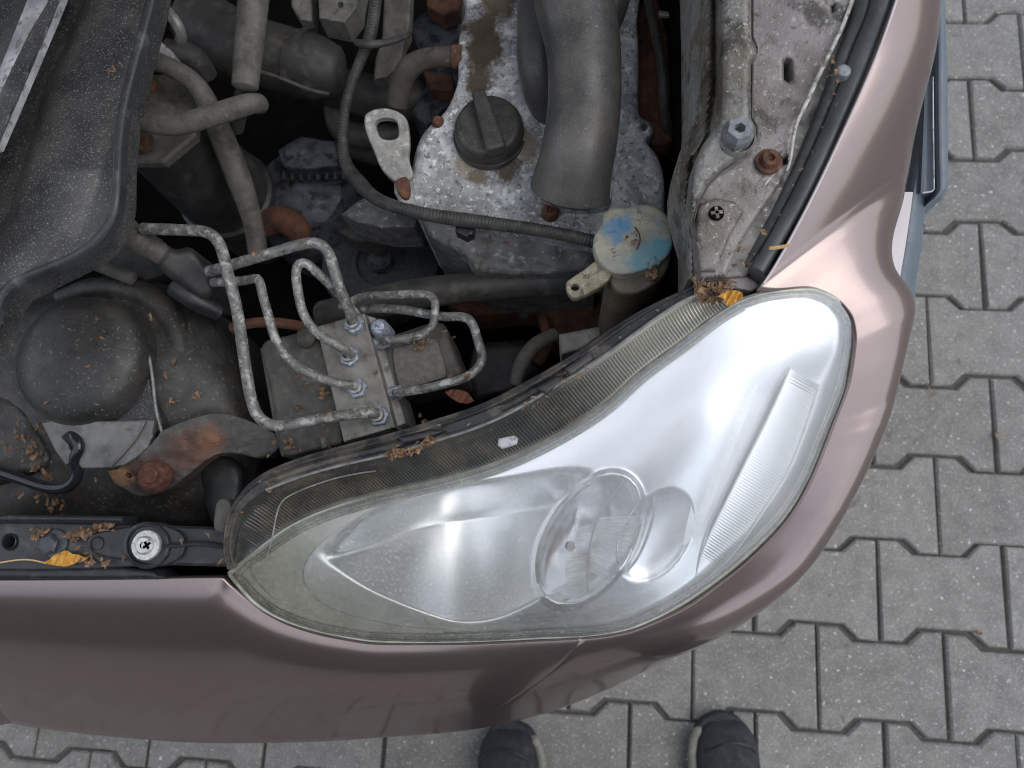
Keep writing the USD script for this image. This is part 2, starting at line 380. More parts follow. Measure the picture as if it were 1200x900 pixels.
M['flange'] = mat('dusty_panel_edge', (0.10, 0.095, 0.085), (0.24, 0.228, 0.20), 50, 0.6, layers=[((0.035, 0.033, 0.03), 0.5, 0.6, 60, 0.85), ((0.46, 0.44, 0.40), 0.58, 0.66, 200, 0.8)], bump=(500, 0.4))
M['seal'] = mat('grey_rubber_seal', (0.052, 0.058, 0.060), (0.088, 0.095, 0.096), 40, 0.45, layers=[((0.16, 0.157, 0.14), 0.60, 0.7, 300, 0.6), ((0.05, 0.052, 0.052), 0.55, 0.7, 30, 0.5)], bump=(900, 0.2))
M['rust'] = mat('heavy_rust', (0.065, 0.028, 0.018), (0.15, 0.066, 0.036), 90, 0.85, layers=[((0.03, 0.015, 0.011), 0.5, 0.62, 80, 0.8), ((0.22, 0.125, 0.07), 0.60, 0.68, 220, 0.8)], bump=(400, 0.8))
M['rustdim'] = mat('brown_rusty_shield', (0.05, 0.022, 0.014), (0.13, 0.055, 0.03), 45, 0.85, layers=[((0.20, 0.10, 0.06), 0.6, 0.7, 180, 0.7)], bump=(300, 0.6))
M['rustband'] = mat('rusting_bracket', (0.045, 0.043, 0.04), (0.085, 0.08, 0.072), 40, 0.5, layers=[((0.022, 0.022, 0.022), 0.52, 0.66, 30, 0.8), ((0.16, 0.15, 0.13), 0.56, 0.66, 60, 0.6)],
    stains=[(P3(232, 522, .60), 0.030, (0.125, 0.05, 0.022), 0.9), (P3(212, 532, .60), 0.024, (0.055, 0.026, 0.017), 0.9), (P3(225, 512, .61), 0.010, (0.05, 0.022, 0.016), 0.9), (P3(176, 556, .60), 0.026, (0.055, 0.024, 0.019), 0.95), (P3(250, 512, .60), 0.014, (0.17, 0.075, 0.033), 0.85), (P3(215, 512, .60), 0.012, (0.10, 0.035, 0.02), 0.9), (P3(140, 556, .60), 0.016, (0.24, 0.12, 0.05), 0.7)], bump=(400, 0.6))
M['paint'] = mat('metallic_rose_paint', (0.242, 0.190, 0.181), (0.25, 0.197, 0.187), 900, 0.27, 0.92, coat=0.8, tint=(0.5, 0.38, 0.35), rvar=0.03, layers=[((0.36, 0.285, 0.265), 0.55, 0.65, 1500, 0.6)], coat_rough=0.09)
M['trim'] = mat('blue_grey_plastic_trim', (0.075, 0.10, 0.125), (0.095, 0.12, 0.145), 40, 0.45, layers=[((0.3, 0.32, 0.33), 0.64, 0.72, 300, 0.4)], bump=(1200, 0.15))
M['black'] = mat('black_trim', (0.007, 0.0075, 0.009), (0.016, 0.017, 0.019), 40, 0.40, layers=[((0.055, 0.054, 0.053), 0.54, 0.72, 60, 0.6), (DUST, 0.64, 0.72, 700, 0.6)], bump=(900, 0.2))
M['gloss'] = mat('glossy_black_hose', (0.008, 0.009, 0.012), (0.012, 0.013, 0.016), 60, 0.16, rvar=0.05)
M['zinc'] = mat('zinc_screw', (0.45, 0.45, 0.43), (0.62, 0.62, 0.60), 300, 0.40, 0.6, layers=[((0.20, 0.18, 0.15), 0.56, 0.66, 400, 0.7)], bump=(900, 0.3))
M['nut'] = mat('blue_grey_nut', (0.12, 0.135, 0.15), (0.21, 0.222, 0.232), 150, 0.5, 0.4, layers=[((0.45, 0.43, 0.38), 0.58, 0.66, 400, 0.7)], bump=(700, 0.4))
M['chrome'] = usdkit.material(stage, '/World/Looks/mirror_reflector', {'g': ('geometry', {}), 'n': ('noise_texture', {'scale': 12.0, 'detail': 2.0}), 'm': ('map_range', {'from_min': .35, 'from_max': .65, 'to_min': 0.29, 'to_max': 0.36, 'clamp': True}),
    'p': ('principled_bsdf', {'metallic': 1.0, 'base_color': (0.90, 0.915, 0.935)})}, [('g.position', 'n.vector'), ('n.fac', 'm.value'), ('m.result', 'p.roughness')], surface='p.BSDF')
M['satin'] = mat('satin_reflector', (0.62, 0.63, 0.62), (0.70, 0.71, 0.70), 40, 0.34, 0.9, rvar=0.06)
M['clear'] = usdkit.material(stage, '/World/Looks/clear_moulding', {'f': ('fresnel', {'IOR': 1.5}), 't': ('transparent_bsdf', {'color': (0.95, 0.96, 0.95)}), 'gl': ('glossy_bsdf', {'roughness': 0.06, 'color': (1, 1, 1)}), 'd': ('diffuse_bsdf', {'color': (0.75, 0.77, 0.77)}),
    'm0': ('mix_closure', {'fac': 0.45}), 'm1': ('mix_closure', {})}, [('t.BSDF', 'm0.closure1'), ('d.BSDF', 'm0.closure2'), ('m0.closure', 'm1.closure1'), ('gl.BSDF', 'm1.closure2'), ('f.fac', 'm1.fac')], surface='m1.closure')
def lens_mat():
    N = {'g': ('geometry', {}), 'f': ('fresnel', {'IOR': 1.45}), 't': ('transparent_bsdf', {}), 'gl': ('glossy_bsdf', {'roughness': 0.09, 'color': (1, 1, 1)}), 'd': ('diffuse_bsdf', {}), 'tr': ('translucent_bsdf', {}),
         'n1': ('noise_texture', {'scale': 9.0, 'detail': 7.0, 'roughness': 0.65}), 'n2': ('noise_texture', {'scale': 380.0, 'detail': 3.0, 'roughness': 0.7}),
         # haze, thinned at the yellowed pointed end to deepen its dark reflection
         'dp': ('vector_math', {'math_type': 'dot_product', 'vector2': (0.75, 0.66, 0.0)}),
         'age': ('map_range', {'from_min': -0.10, 'from_max': 0.18, 'to_min': 0.04, 'to_max': 0.22, 'clamp': True}),
         'yel': ('map_range', {'from_min': -0.20, 'from_max': 0.02, 'to_min': 1.0, 'to_max': 0.0, 'clamp': True}),
         'tc': ('mix', {'color1': (0.968, 0.976, 0.978), 'color2': (0.962, 0.956, 0.895)}), 'dc': ('mix', {'color1': (0.80, 0.82, 0.83), 'color2': (0.80, 0.79, 0.69)}),
         'r1': ('map_range', {'from_min': 0.35, 'from_max': 0.70, 'to_min': -0.03, 'to_max': 0.09, 'clamp': True}),
         'r2': ('map_range', {'from_min': 0.52, 'from_max': 0.70, 'to_min': 0.0, 'to_max': 0.18, 'clamp': True}),
         'mm': ('math', {'math_type': 'multiply'}), 'ad': ('math', {'math_type': 'add'}), 'ae': ('math', {'math_type': 'add', 'use_clamp': True}), 'sc': ('math', {'math_type': 'multiply', 'value2': 1.6}),
         'dd': ('mix_closure', {'fac': 0.35}), 'm0': ('mix_closure', {}), 'm1': ('mix_closure', {})}
    L = [('g.position', 'n1.vector'), ('g.position', 'n2.vector'), ('g.position', 'dp.vector1'), ('dp.value', 'age.value'), ('dp.value', 'yel.value'), ('yel.result', 'tc.fac'), ('yel.result', 'dc.fac'), ('tc.color', 't.color'), ('dc.color', 'd.color'), ('dc.color', 'tr.color'),
         ('n1.fac', 'r1.value'), ('n2.fac', 'r2.value'), ('r2.result', 'mm.value1'), ('n1.fac', 'mm.value2'), ('mm.value', 'sc.value1'),
         ('r1.result', 'ad.value1'), ('sc.value', 'ad.value2'), ('ad.value', 'ae.value1'), ('age.result', 'ae.value2'), ('ae.value', 'm0.fac'), ('d.BSDF', 'dd.closure1'), ('tr.BSDF', 'dd.closure2'), ('t.BSDF', 'm0.closure1'), ('dd.closure', 'm0.closure2'),
         ('m0.closure', 'm1.closure1'), ('gl.BSDF', 'm1.closure2'), ('f.fac', 'm1.fac')]
    return usdkit.material(stage, '/World/Looks/hazed_lens', N, L, surface='m1.closure')
M['lens'] = lens_mat()
M['rim'] = mat('yellowed_clear_edge', (0.26, 0.265, 0.215), (0.42, 0.425, 0.365), 60, 0.18, 0.5, rvar=0.06, layers=[((0.20, 0.19, 0.14), 0.56, 0.68, 80, 0.6)])
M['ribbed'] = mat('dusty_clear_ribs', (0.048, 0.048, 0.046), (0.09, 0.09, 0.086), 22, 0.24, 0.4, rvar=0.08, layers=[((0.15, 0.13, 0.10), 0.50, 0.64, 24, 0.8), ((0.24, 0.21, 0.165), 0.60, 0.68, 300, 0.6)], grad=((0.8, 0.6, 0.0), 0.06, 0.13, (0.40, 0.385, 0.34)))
M['amber'] = mat('amber_bulb', (0.30, 0.11, 0.05), (0.34, 0.13, 0.06), 60, 0.25)
M['bluecap'] = mat('weathered_blue_cap', (0.27, 0.275, 0.235), (0.40, 0.385, 0.32), 60, 0.6,
    layers=[((0.42, 0.375, 0.275), 0.50, 0.60, 90, 0.9), ((0.09, 0.075, 0.05), 0.585, 0.66, 170, 0.85), ((0.20, 0.40, 0.46), 0.6, 0.68, 50, 0.6)],
    stains=[(P3(722, 268, .705), 0.014, (0.08, 0.22, 0.38), 0.80), (P3(733, 257, .705), 0.012, (0.08, 0.23, 0.40), 0.80), (P3(750, 306, .705), 0.015, (0.12, 0.28, 0.34), 0.78), (P3(764, 296, .705), 0.016, (0.13, 0.30, 0.35), 0.78), (P3(776, 284, .705), 0.014, (0.12, 0.32, 0.38), 0.95), (P3(771, 258, .705), 0.008, (0.15, 0.34, 0.50), 0.6)], bump=(600, 0.4))
M['dirtywhite'] = mat('dirty_cream_plastic', (0.24, 0.205, 0.14), (0.38, 0.34, 0.25), 70, 0.65, layers=[((0.055, 0.045, 0.03), 0.52, 0.64, 110, 0.85), ((0.62, 0.60, 0.54), 0.6, 0.68, 200, 0.8)], bump=(600, 0.3))
M['tank'] = mat('murky_tank', (0.075, 0.063, 0.042), (0.13, 0.11, 0.078), 50, 0.5, layers=[((0.06, 0.05, 0.035), 0.5, 0.65, 60, 0.7)])
M['paver'] = mat('grey_concrete_paver', (0.160, 0.157, 0.148), (0.22, 0.215, 0.203), 30, 0.85, objvar=0.13, layers=[((0.10, 0.098, 0.092), 0.50, 0.66, 300, 0.75), ((0.105, 0.10, 0.095), 0.58, 0.74, 9, 0.7), ((0.30, 0.296, 0.28), 0.54, 0.63, 260, 0.75), ((0.62, 0.61, 0.59), 0.625, 0.66, 150, 0.9), ((0.07, 0.068, 0.064), 0.63, 0.70, 26, 0.6)], bump=(450, 0.8))
M['joint'] = mat('dark_joint_grit', (0.06, 0.057, 0.052), (0.11, 0.104, 0.092), 200, 0.95, layers=[((0.13, 0.12, 0.10), 0.6, 0.7, 700, 0.7)], bump=(600, 0.6))
M['leaf'] = mat('yellow_leaf', (0.46, 0.22, 0.035), (0.62, 0.36, 0.07), 120, 0.6, layers=[((0.24, 0.10, 0.03), 0.58, 0.68, 90, 0.8)], bump=(300, 0.4))
M['brownleaf'] = mat('brown_leaf', (0.14, 0.055, 0.028), (0.23, 0.095, 0.05), 100, 0.7, layers=[((0.07, 0.03, 0.018), 0.56, 0.68, 120, 0.7)], bump=(300, 0.4))
M['flake'] = mat('dry_tan_flake', (0.11, 0.058, 0.03), (0.28, 0.175, 0.10), 160, 0.85, objvar=0.25, layers=[((0.04, 0.022, 0.013), 0.52, 0.62, 180, 0.85)], bump=(500, 0.4))
M['straw'] = mat('pale_straw', (0.50, 0.31, 0.14), (0.60, 0.40, 0.20), 200, 0.7)
M['shoe'] = mat('dark_navy_shoe', (0.007, 0.008, 0.012), (0.013, 0.014, 0.020), 60, 0.75, bump=(1500, 0.4))
M['sole'] = mat('grey_rubber_sole', (0.13, 0.125, 0.105), (0.20, 0.19, 0.16), 80, 0.6, layers=[((0.08, 0.075, 0.06), 0.55, 0.68, 120, 0.6)])
M['cloth'] = mat('dark_clothing', (0.020, 0.021, 0.025), (0.030, 0.031, 0.036), 40, 0.9, bump=(1200, 0.4))
M['skin'] = mat('skin', (0.50, 0.31, 0.23), (0.55, 0.34, 0.26), 50, 0.55)
M['tyre'] = mat('tyre_rubber', (0.03, 0.03, 0.032), (0.045, 0.045, 0.047), 60, 0.75, layers=[((0.12, 0.115, 0.105), 0.55, 0.7, 80, 0.6)])
M['louver'] = mat('louvred_panel', (0.13, 0.13, 0.125), (0.19, 0.185, 0.175), 60, 0.5, 0.4, layers=[((0.05, 0.05, 0.05), 0.52, 0.66, 60, 0.6)])
M['dimalu'] = mat('dim_alternator_casting', (0.05, 0.054, 0.066), (0.11, 0.118, 0.14), 45, 0.6, 0.3, layers=[((0.012, 0.0125, 0.015), 0.49, 0.60, 60, 0.9), ((0.26, 0.29, 0.34), 0.62, 0.70, 90, 0.5)], bump=(300, 0.5))

M['archlip'] = mat('skylit_paint_edge', (0.46, 0.42, 0.43), (0.50, 0.46, 0.47), 20, 0.5)  # wing paint made paler, carries the light on the edges in its colour
M['housing'] = mat('scuffed_black_housing', (0.014, 0.0145, 0.016), (0.028, 0.028, 0.029), 40, 0.42, layers=[((0.13, 0.115, 0.09), 0.48, 0.64, 30, 0.85), ((0.30, 0.29, 0.27), 0.62, 0.68, 260, 0.6)], bump=(500, 0.3))
M['worngrey'] = mat('worn_grey_edge', (0.14, 0.14, 0.14), (0.28, 0.28, 0.275), 90, 0.45, 0.2)
M['sealdark'] = mat('black_rubber_seal', (0.022, 0.025, 0.025), (0.045, 0.048, 0.047), 50, 0.6, layers=[((0.13, 0.12, 0.095), 0.55, 0.68, 40, 0.8), ((0.45, 0.42, 0.36), 0.66, 0.72, 300, 0.7)], bump=(600, 0.3))
M['paledust'] = mat('pale_flaking_sealant', (0.36, 0.345, 0.32), (0.56, 0.54, 0.51), 120, 0.7, layers=[((0.16, 0.15, 0.13), 0.52, 0.60, 130, 0.9)], bump=(400, 0.7))
M['steeldark'] = mat('black_painted_beam', (0.018, 0.0185, 0.021), (0.034, 0.0345, 0.038), 40, 0.42, layers=[((0.095, 0.088, 0.078), 0.53, 0.70, 40, 0.75), ((0.16, 0.085, 0.04), 0.66, 0.72, 90, 0.8), ((0.30, 0.28, 0.25), 0.66, 0.72, 700, 0.7)], bump=(900, 0.2))
M['blackbolt'] = mat('black_phosphate_bolt', (0.035, 0.04, 0.048), (0.065, 0.07, 0.078), 150, 0.45, 0.3, layers=[((0.2, 0.19, 0.17), 0.6, 0.7, 300, 0.6)])
M['plate'] = mat('bare_grey_plate', (0.10, 0.098, 0.093), (0.165, 0.16, 0.152), 40, 0.40, 0.4, layers=[((0.05, 0.048, 0.045), 0.5, 0.64, 36, 0.7), ((0.4, 0.39, 0.37), 0.64, 0.7, 500, 0.6)], bump=(600, 0.25))
M['rustdark'] = mat('dark_rusted_bolt', (0.045, 0.018, 0.014), (0.12, 0.045, 0.028), 140, 0.9, layers=[((0.2, 0.085, 0.04), 0.58, 0.68, 160, 0.8)], bump=(350, 1.0))
M['canister'] = mat('dark_canister', (0.016, 0.016, 0.0165), (0.03, 0.03, 0.03), 40, 0.38, layers=[((0.07, 0.067, 0.06), 0.52, 0.70, 30, 0.8)])
M['pipegrey'] = mat('dull_metal_pipe', (0.20, 0.195, 0.185), (0.32, 0.315, 0.30), 90, 0.5, 0.4)
M['duct'] = mat('dark_duct', (0.024, 0.0235, 0.022), (0.045, 0.043, 0.040), 40, 0.55, layers=[((0.095, 0.09, 0.08), 0.54, 0.70, 60, 0.7)], bump=(600, 0.25))
M['connector'] = mat('dusty_connector', (0.11, 0.106, 0.097), (0.18, 0.172, 0.155), 60, 0.65, layers=[((0.045, 0.042, 0.038), 0.54, 0.66, 90, 0.7)], bump=(700, 0.3))
M['timing'] = mat('dark_corroded_casting', (0.085, 0.085, 0.082), (0.19, 0.188, 0.182), 50, 0.65, 0.25, layers=[((0.40, 0.40, 0.39), 0.57, 0.65, 150, 0.7), ((0.07, 0.065, 0.055), 0.53, 0.64, 70, 0.8)], bump=(420, 0.6))
M['eye'] = mat('corroded_steel_eye', (0.17, 0.167, 0.157), (0.30, 0.293, 0.275), 90, 0.5, 0.3, layers=[((0.5, 0.49, 0.46), 0.54, 0.64, 110, 0.8), ((0.33, 0.20, 0.08), 0.60, 0.68, 90, 0.8), ((0.08, 0.07, 0.06), 0.6, 0.68, 260, 0.8)], bump=(600, 0.4))
M['rubberbrown'] = mat('brown_grey_hose', (0.042, 0.035, 0.03), (0.075, 0.062, 0.05), 60, 0.7, layers=[((0.20, 0.16, 0.13), 0.58, 0.72, 160, 0.7)], bump=(900, 0.3))
M['hosegrime'] = mat('grimy_radiator_hose', (0.026, 0.0255, 0.024), (0.05, 0.048, 0.044), 40, 0.55, layers=[((0.14, 0.13, 0.10), 0.54, 0.68, 30, 0.6), ((0.32, 0.31, 0.28), 0.66, 0.72, 500, 0.7)], bump=(700, 0.25))
M['blockside'] = mat('cut_metal_side', (0.20, 0.197, 0.187), (0.32, 0.315, 0.30), 90, 0.45, 0.5, layers=[((0.12, 0.11, 0.095), 0.54, 0.66, 120, 0.7)])
M['labelplate'] = mat('embossed_plate', (0.085, 0.08, 0.071), (0.135, 0.128, 0.114), 200, 0.65, layers=[((0.10, 0.095, 0.085), 0.53, 0.64, 340, 0.7)], bump=(900, 0.6))
M['capskirt'] = mat('faded_blue_skirt', (0.055, 0.135, 0.17), (0.10, 0.19, 0.215), 60, 0.5, layers=[((0.26, 0.24, 0.19), 0.54, 0.66, 110, 0.8)])

# ================================================================== the paved ground
gnd = trimesh.Trimesh([[-120, -120, -0.010], [120, -120, -0.010], [120, 120, -0.010], [-120, 120, -0.010]], [[0, 1, 2], [0, 2, 3]], process=False)
pav = thing('pavement', None, None, (0, 0, 0), kind='structure')
part(pav, 'joint_bed', gnd, M['joint'])
PX, PY, NOTCH = 0.2, 0.1426, 0.0224
TH = 0.0588
PO = np.array([-0.7161, -1.1561])
ct, st_ = math.cos(-TH), math.sin(-TH)
def paver_mesh(cx, cy, seed, detail=True):
    g, hn, w = 0.0017, NOTCH / 2, PX / 2
    r = np.random.default_rng(seed)
    top, e1, e2 = PY / 2, w * 0.42, w * 0.66
    up = [(-w + g, top + hn - g), (-e2, top + hn - g), (-e1 - .001, top - hn - g), (e1 + .001, top - hn - g), (e2, top + hn - g), (w - g, top + hn - g)]
    dn = [(x, -y) for x, y in reversed(up)]
    o = Polygon(up + dn)
    ring = []
    for inset, z in ((0.0, -0.012), (0.0009, -0.0035), (0.0036, 0.0)) if detail else ((0.0, -0.012), (0.0022, 0.0)):
        q = np.asarray(o.buffer(-inset, join_style=2).exterior.coords)[:-1]
        if Polygon(q).exterior.is_ccw is False: q = q[::-1]
        k = np.argmin(np.hypot(q[:, 0] - 10 * -1, q[:, 1] - 10 * -1)); q = np.roll(q, -k, axis=0)
        ring.append(np.column_stack([q, np.full(len(q), z)]))
    n = len(ring[0])
    v = np.vstack(ring); f = []
    for k in range(len(ring) - 1):
        for i in range(n):
            j = (i + 1) % n
            f += [[k * n + i, k * n + j, (k + 1) * n + j], [k * n + i, (k + 1) * n + j, (k + 1) * n + i]]
    tv, tf = trimesh.creation.triangulate_polygon(Polygon(ring[-1][:, :2]), engine='earcut')
    base = (len(ring) - 1) * n
    near = np.array([np.argmin(((ring[-1][:, :2] - p) ** 2).sum(1)) for p in tv])
    tf = near[tf] + base
    nrm = np.cross(v[tf[:, 1]] - v[tf[:, 0]], v[tf[:, 2]] - v[tf[:, 0]])[:, 2]
    tf[nrm < 0] = tf[nrm < 0][:, ::-1]
    f = np.vstack([f, tf])
    tilt = r.normal(0, 0.004, 2); v[:, 2] += v[:, 0] * tilt[0] + v[:, 1] * tilt[1] + r.normal(0, 0.0006)
    a = r.normal(0, 0.006); v[:, :2] += r.normal(0, 0.00035, (len(v), 2)); v[:, :2] = v[:, :2] @ np.array([[math.cos(a), math.sin(a)], [-math.sin(a), math.cos(a)]]) + r.normal(0, 0.0007, 2)
    v[:, 0] += cx; v[:, 1] += cy
    q = v[:, :2] - PO
    v[:, 0], v[:, 1] = ct * q[:, 0] - st_ * q[:, 1], st_ * q[:, 0] + ct * q[:, 1]
    return trimesh.Trimesh(v, f, process=False)
cells = []
for r_ in range(-45, 60):
    for c_ in range(-35, 36):
        # joints of row r_ (between boundaries r_ and r_+1) stand at 0.1*(r_ odd) + 0.2 c
        cx = (0.1 if r_ % 2 else 0.0) + PX * c_ + PX / 2; cy = -(r_ + 0.5) * PY
        q = np.array([cx, cy]) - PO
        wx, wy = ct * q[0] - st_ * q[1], st_ * q[0] + ct * q[1]
        cells.append((math.hypot((wx + 0.0) / 1.15, wy - 0.28), cx, cy, r_ * 1000 + c_ + 100000))
cells.sort()
for k, (d, cx, cy, sd) in enumerate(cells[:290]):
    part(pav, 'paver', paver_mesh(cx, cy, sd), M['paver'], smooth=False)
far_pavers = [paver_mesh(cx, cy, sd, False) for d, cx, cy, sd in cells[290:] if d < 5.5]
part(pav, 'distant_paving', join(*far_pavers), M['paver'], kind='stuff', smooth=False)
M['insulation'] = mat('black_bonnet_lining', (0.012, 0.012, 0.012), (0.02, 0.02, 0.02), 30, 0.95)
M['tipgrey'] = mat('grey_green_liner', (0.44, 0.44, 0.40), (0.54, 0.54, 0.49), 30, 0.35, 0.4)
M['lip'] = mat('smooth_black_lip', (0.018, 0.019, 0.021), (0.035, 0.037, 0.04), 30, 0.42, layers=[((0.16, 0.165, 0.17), 0.58, 0.70, 25, 0.6), ((0.2, 0.195, 0.185), 0.6, 0.68, 620, 0.6)])
M['brickwall'] = mat('added_house_wall', (0.055, 0.042, 0.035), (0.075, 0.058, 0.048), 3, 0.9)
M['roof'] = mat('dark_roof_tiles', (0.06, 0.045, 0.04), (0.09, 0.07, 0.06), 6, 0.8)
M['pane'] = mat('dark_window_pane', (0.02, 0.022, 0.025), None, 3, 0.08)
M['frame'] = mat('white_window_frame', (0.12, 0.10, 0.085), None, 5, 0.5)
# ================================================================== the car
CAR0 = np.array([-0.5, 0.0, 0.0])
car = thing('car', 'rose-brown car with its bonnet open over a dusty engine bay and clouded headlight', 'car', CAR0)

# ---- outer skin: one run of stations (inner edge -> outer edge) from the left of the picture round the corner and up the wing
ST = np.array([  # inner px, py, z, outer px, py, z, flatness of the lower face, boxiness of the section
    (-150, 682, 0.655, -150, 833, 0.456, 1, 2), (0, 681, 0.655, 0, 846, 0.456, 1, 2), (130, 680, 0.655, 120, 862, 0.456, 1, 2), (255, 678, 0.656, 230, 871, 0.456, 1, 2),
    (272, 690, 0.651, 300, 871, 0.456, 1, 2), (300, 714, 0.646, 350, 870, 0.456, 1, 1.9), (340, 735, 0.643, 400, 868, 0.456, 1, 1.9), (390, 749, 0.642, 450, 864, 0.456, 1, 1.9),
    (450, 757, 0.641, 510, 860, 0.456, 1, 1.9), (540, 757, 0.642, 570, 853, 0.456, 1, 1.9), (633, 753, 0.644, 640, 836, 0.461, 1, 1.9), (690, 750, 0.647, 700, 814, 0.466, 1, 1.9),
    (735, 743, 0.651, 760, 784, 0.4968, 0.85, 2.4), (770, 730, 0.655, 810, 763, 0.5068, 0.65, 2.7), (804, 714, 0.66, 850, 745, 0.53, 0.4, 3.2), (844, 686, 0.667, 908, 705, 0.545, 0.15, 3.9),
    (882, 655, 0.675, 958, 653, 0.56, 0, 4.8), (931, 602, 0.69, 992, 603, 0.58, 0, 4.8), (953, 563, 0.7, 1017, 560, 0.59, 0, 4.8), (973, 514, 0.712, 1040, 512, 0.6, 0, 4.8),
    (981, 493, 0.718, 1051, 483, 0.61, 0, 4.8), (999, 442, 0.733, 1064, 420, 0.63, 0, 4.2), (1005, 400, 0.745, 1076, 378, 0.65, 0, 3), (1002, 375, 0.752, 1075, 354, 0.655, 0, 2.4),
    (991, 357, 0.758, 1053, 326, 0.668, 0, 2.4), (974, 344, 0.763, 1047, 299, 0.672, 0, 2.3), (947, 335, 0.768, 1054, 265, 0.68, 0, 2.3), (909, 337, 0.774, 1062, 240, 0.69, 0, 2.3),
    (893, 334, 0.777, 1065, 218, 0.695, 0, 2.3), (906, 315, 0.78, 1069, 205, 0.7, 0, 2.3), (948, 238, 0.796, 1076, 175, 0.715, 0, 2.3), (990, 150, 0.815, 1085, 140, 0.735, 0, 2.3),
    (1025, 70, 0.832, 1096, 80, 0.755, 0, 2.3), (1050, 0, 0.847, 1105, 0, 0.775, 0, 2.3), (1078, -90, 0.862, 1118, -90, 0.8, 0, 2.3), (1105, -190, 0.875, 1130, -190, 0.82, 0, 2.3)])
def _left_end():
    x0 = W(ST[0, 0], ST[0, 1], ST[0, 2])[0]; px = np.linspace(-400, 100, 2001)
    ST[0, 3] = px[np.argmin(np.abs(W(px, ST[0, 4], ST[0, 5])[:, 0] - x0))]
    return float(x0)
MID = _left_end()
def project(p):
    q = (np.asarray(p, float) - CAM) @ ROT
    return np.stack([600 + FPX * q[..., 0] / -q[..., 2], 450 - FPX * q[..., 1] / -q[..., 2]], -1)
def profile_rows(K, t):
    """Section from the inner to the outer edge: round or boxy, or (share K[0]) a quick shoulder and a flat sloping face."""
    th = t * np.pi / 2; e = 2.0 / K[:, 1:2]; w = K[:, :1]
    h, d = np.sin(th) ** e, 1 - np.clip(np.cos(th), 1e-9, 1) ** e
    hb = 3 * (1 - t) ** 2 * t * .34 + 3 * (1 - t) * t ** 2 * .62 + t ** 3
    db = 3 * (1 - t) ** 2 * t * .015 + 3 * (1 - t) * t ** 2 * .50 + t ** 3
    return h * (1 - w) + hb * w, d * (1 - w) + db * w
TT = np.linspace(0, 1, 60)[None, :]
def fit_outer():
    """Widens or narrows each section until its outline, as seen, stands where the photograph has it."""
    O2 = ST[:, 3:5].copy(); dirp = ST[:, 3:5] - ST[:, 0:2]; L = np.linalg.norm(dirp, axis=1); dirp /= L[:, None]
    I = W(ST[:, 0], ST[:, 1], ST[:, 2])
    for _ in range(12):
        O = W(O2[:, 0], O2[:, 1], ST[:, 5])
        h, d = profile_rows(ST[:, 6:], TT)
        P = np.empty((len(ST), 60, 3)); P[..., :2] = I[:, None, :2] * (1 - h)[..., None] + O[:, None, :2] * h[..., None]; P[..., 2] = I[:, None, 2] * (1 - d) + O[:, None, 2] * d
        reach = ((project(P) - ST[:, None, 0:2]) * dirp[:, None, :]).sum(-1).max(1)
        O2 -= dirp * ((reach - L) * .8)[:, None]
    return O2
OUT2 = fit_outer()
def skin(ua, ub, nu, nt=26):
    inn, out = W(ST[:, 0], ST[:, 1], ST[:, 2]), W(OUT2[:, 0], OUT2[:, 1], ST[:, 5])
    mid = (inn + out) / 2
    s = np.concatenate([[0], np.cumsum(np.linalg.norm(np.diff(mid, axis=0), axis=1))])
    si = np.interp(np.linspace(ua, ub, nu), np.arange(len(s)), s)
    I, O, K = PchipInterpolator(s, inn)(si), PchipInterpolator(s, out)(si), PchipInterpolator(s, ST[:, 6:])(si)
    ker = np.hanning(25); ker /= ker.sum()
    sm = lambda X: np.column_stack([np.convolve(np.pad(X[:, i], 12, 'edge'), ker, 'valid') for i in range(X.shape[1])])
    K = sm(K); O = sm(O)
    h, d = profile_rows(K, np.linspace(0, 1, nt)[None, :])
    Pm = np.empty((nu, nt, 3))
    Pm[..., :2] = I[:, None, :2] * (1 - h)[..., None] + O[:, None, :2] * h[..., None]
    Pm[..., 2] = I[:, None, 2] * (1 - d) + O[:, None, 2] * d
    dirv = O[:, :2] - I[:, :2]; dirv /= np.linalg.norm(dirv, axis=1, keepdims=True)
    pre = [np.concatenate([I[:, :2] - dirv * a, (I[:, 2] - b)[:, None]], 1) for a, b in ((0.0032, 0.018), (0.0032, 0.004), (0.0024, 0.0014), (0.0011, 0.0002))]
    post = [np.concatenate([O[:, :2] + dirv * a, (O[:, 2] - b)[:, None]], 1) for a, b in ((0.0, 0.004), (-0.006, 0.012), (-0.022, 0.05), (-0.04, 0.12), (-0.06, 0.22))]
    return np.concatenate([np.stack(pre, 1), Pm, np.stack(post, 1)], 1)
def skin_part(A, nu, a, b):
    m = grid_mesh(A[a:b])
    return upward(m)
NU = 420
A = skin(0, len(ST) - 1, NU)
# the bumper and the wing meet along a diagonal seam below the lamp: cut the grid there
seam_top, seam_bot = W(684, 750, .647), W(572, 853, .490)
col_top = int(np.argmin(np.linalg.norm(A[:, 4, :2] - seam_top[:2], axis=1)))
col_bot = int(np.argmin(np.linalg.norm(A[:, 26, :2] - seam_bot[:2], axis=1)))
nt = A.shape[1]
cut = np.interp(np.arange(nt), [4, 26], [col_top, col_bot])
idx = np.arange(NU * nt).reshape(NU, nt)
def split(left):
    V = A.reshape(-1, 3).copy(); F = []
    # slide the columns so that the cut is a grid line
    B = A.copy()
    for j in range(nt):
        c = cut[j]
        u = np.linspace(0, 1, NU)
        w_ = np.interp(u, [0, .5, 1], [0, c / (NU - 1), 1]) * (NU - 1)
        for k in range(3):
            B[:, j, k] = np.interp(w_, np.arange(NU), A[:, j, k])
    half = NU // 2
    B = B[:half] if left else B[half - 1:]
    return B
Bl, Br = split(True), split(False)
Bl[-1, :, 2] -= 0.0007; Br[0, :, 2] -= 0.0007
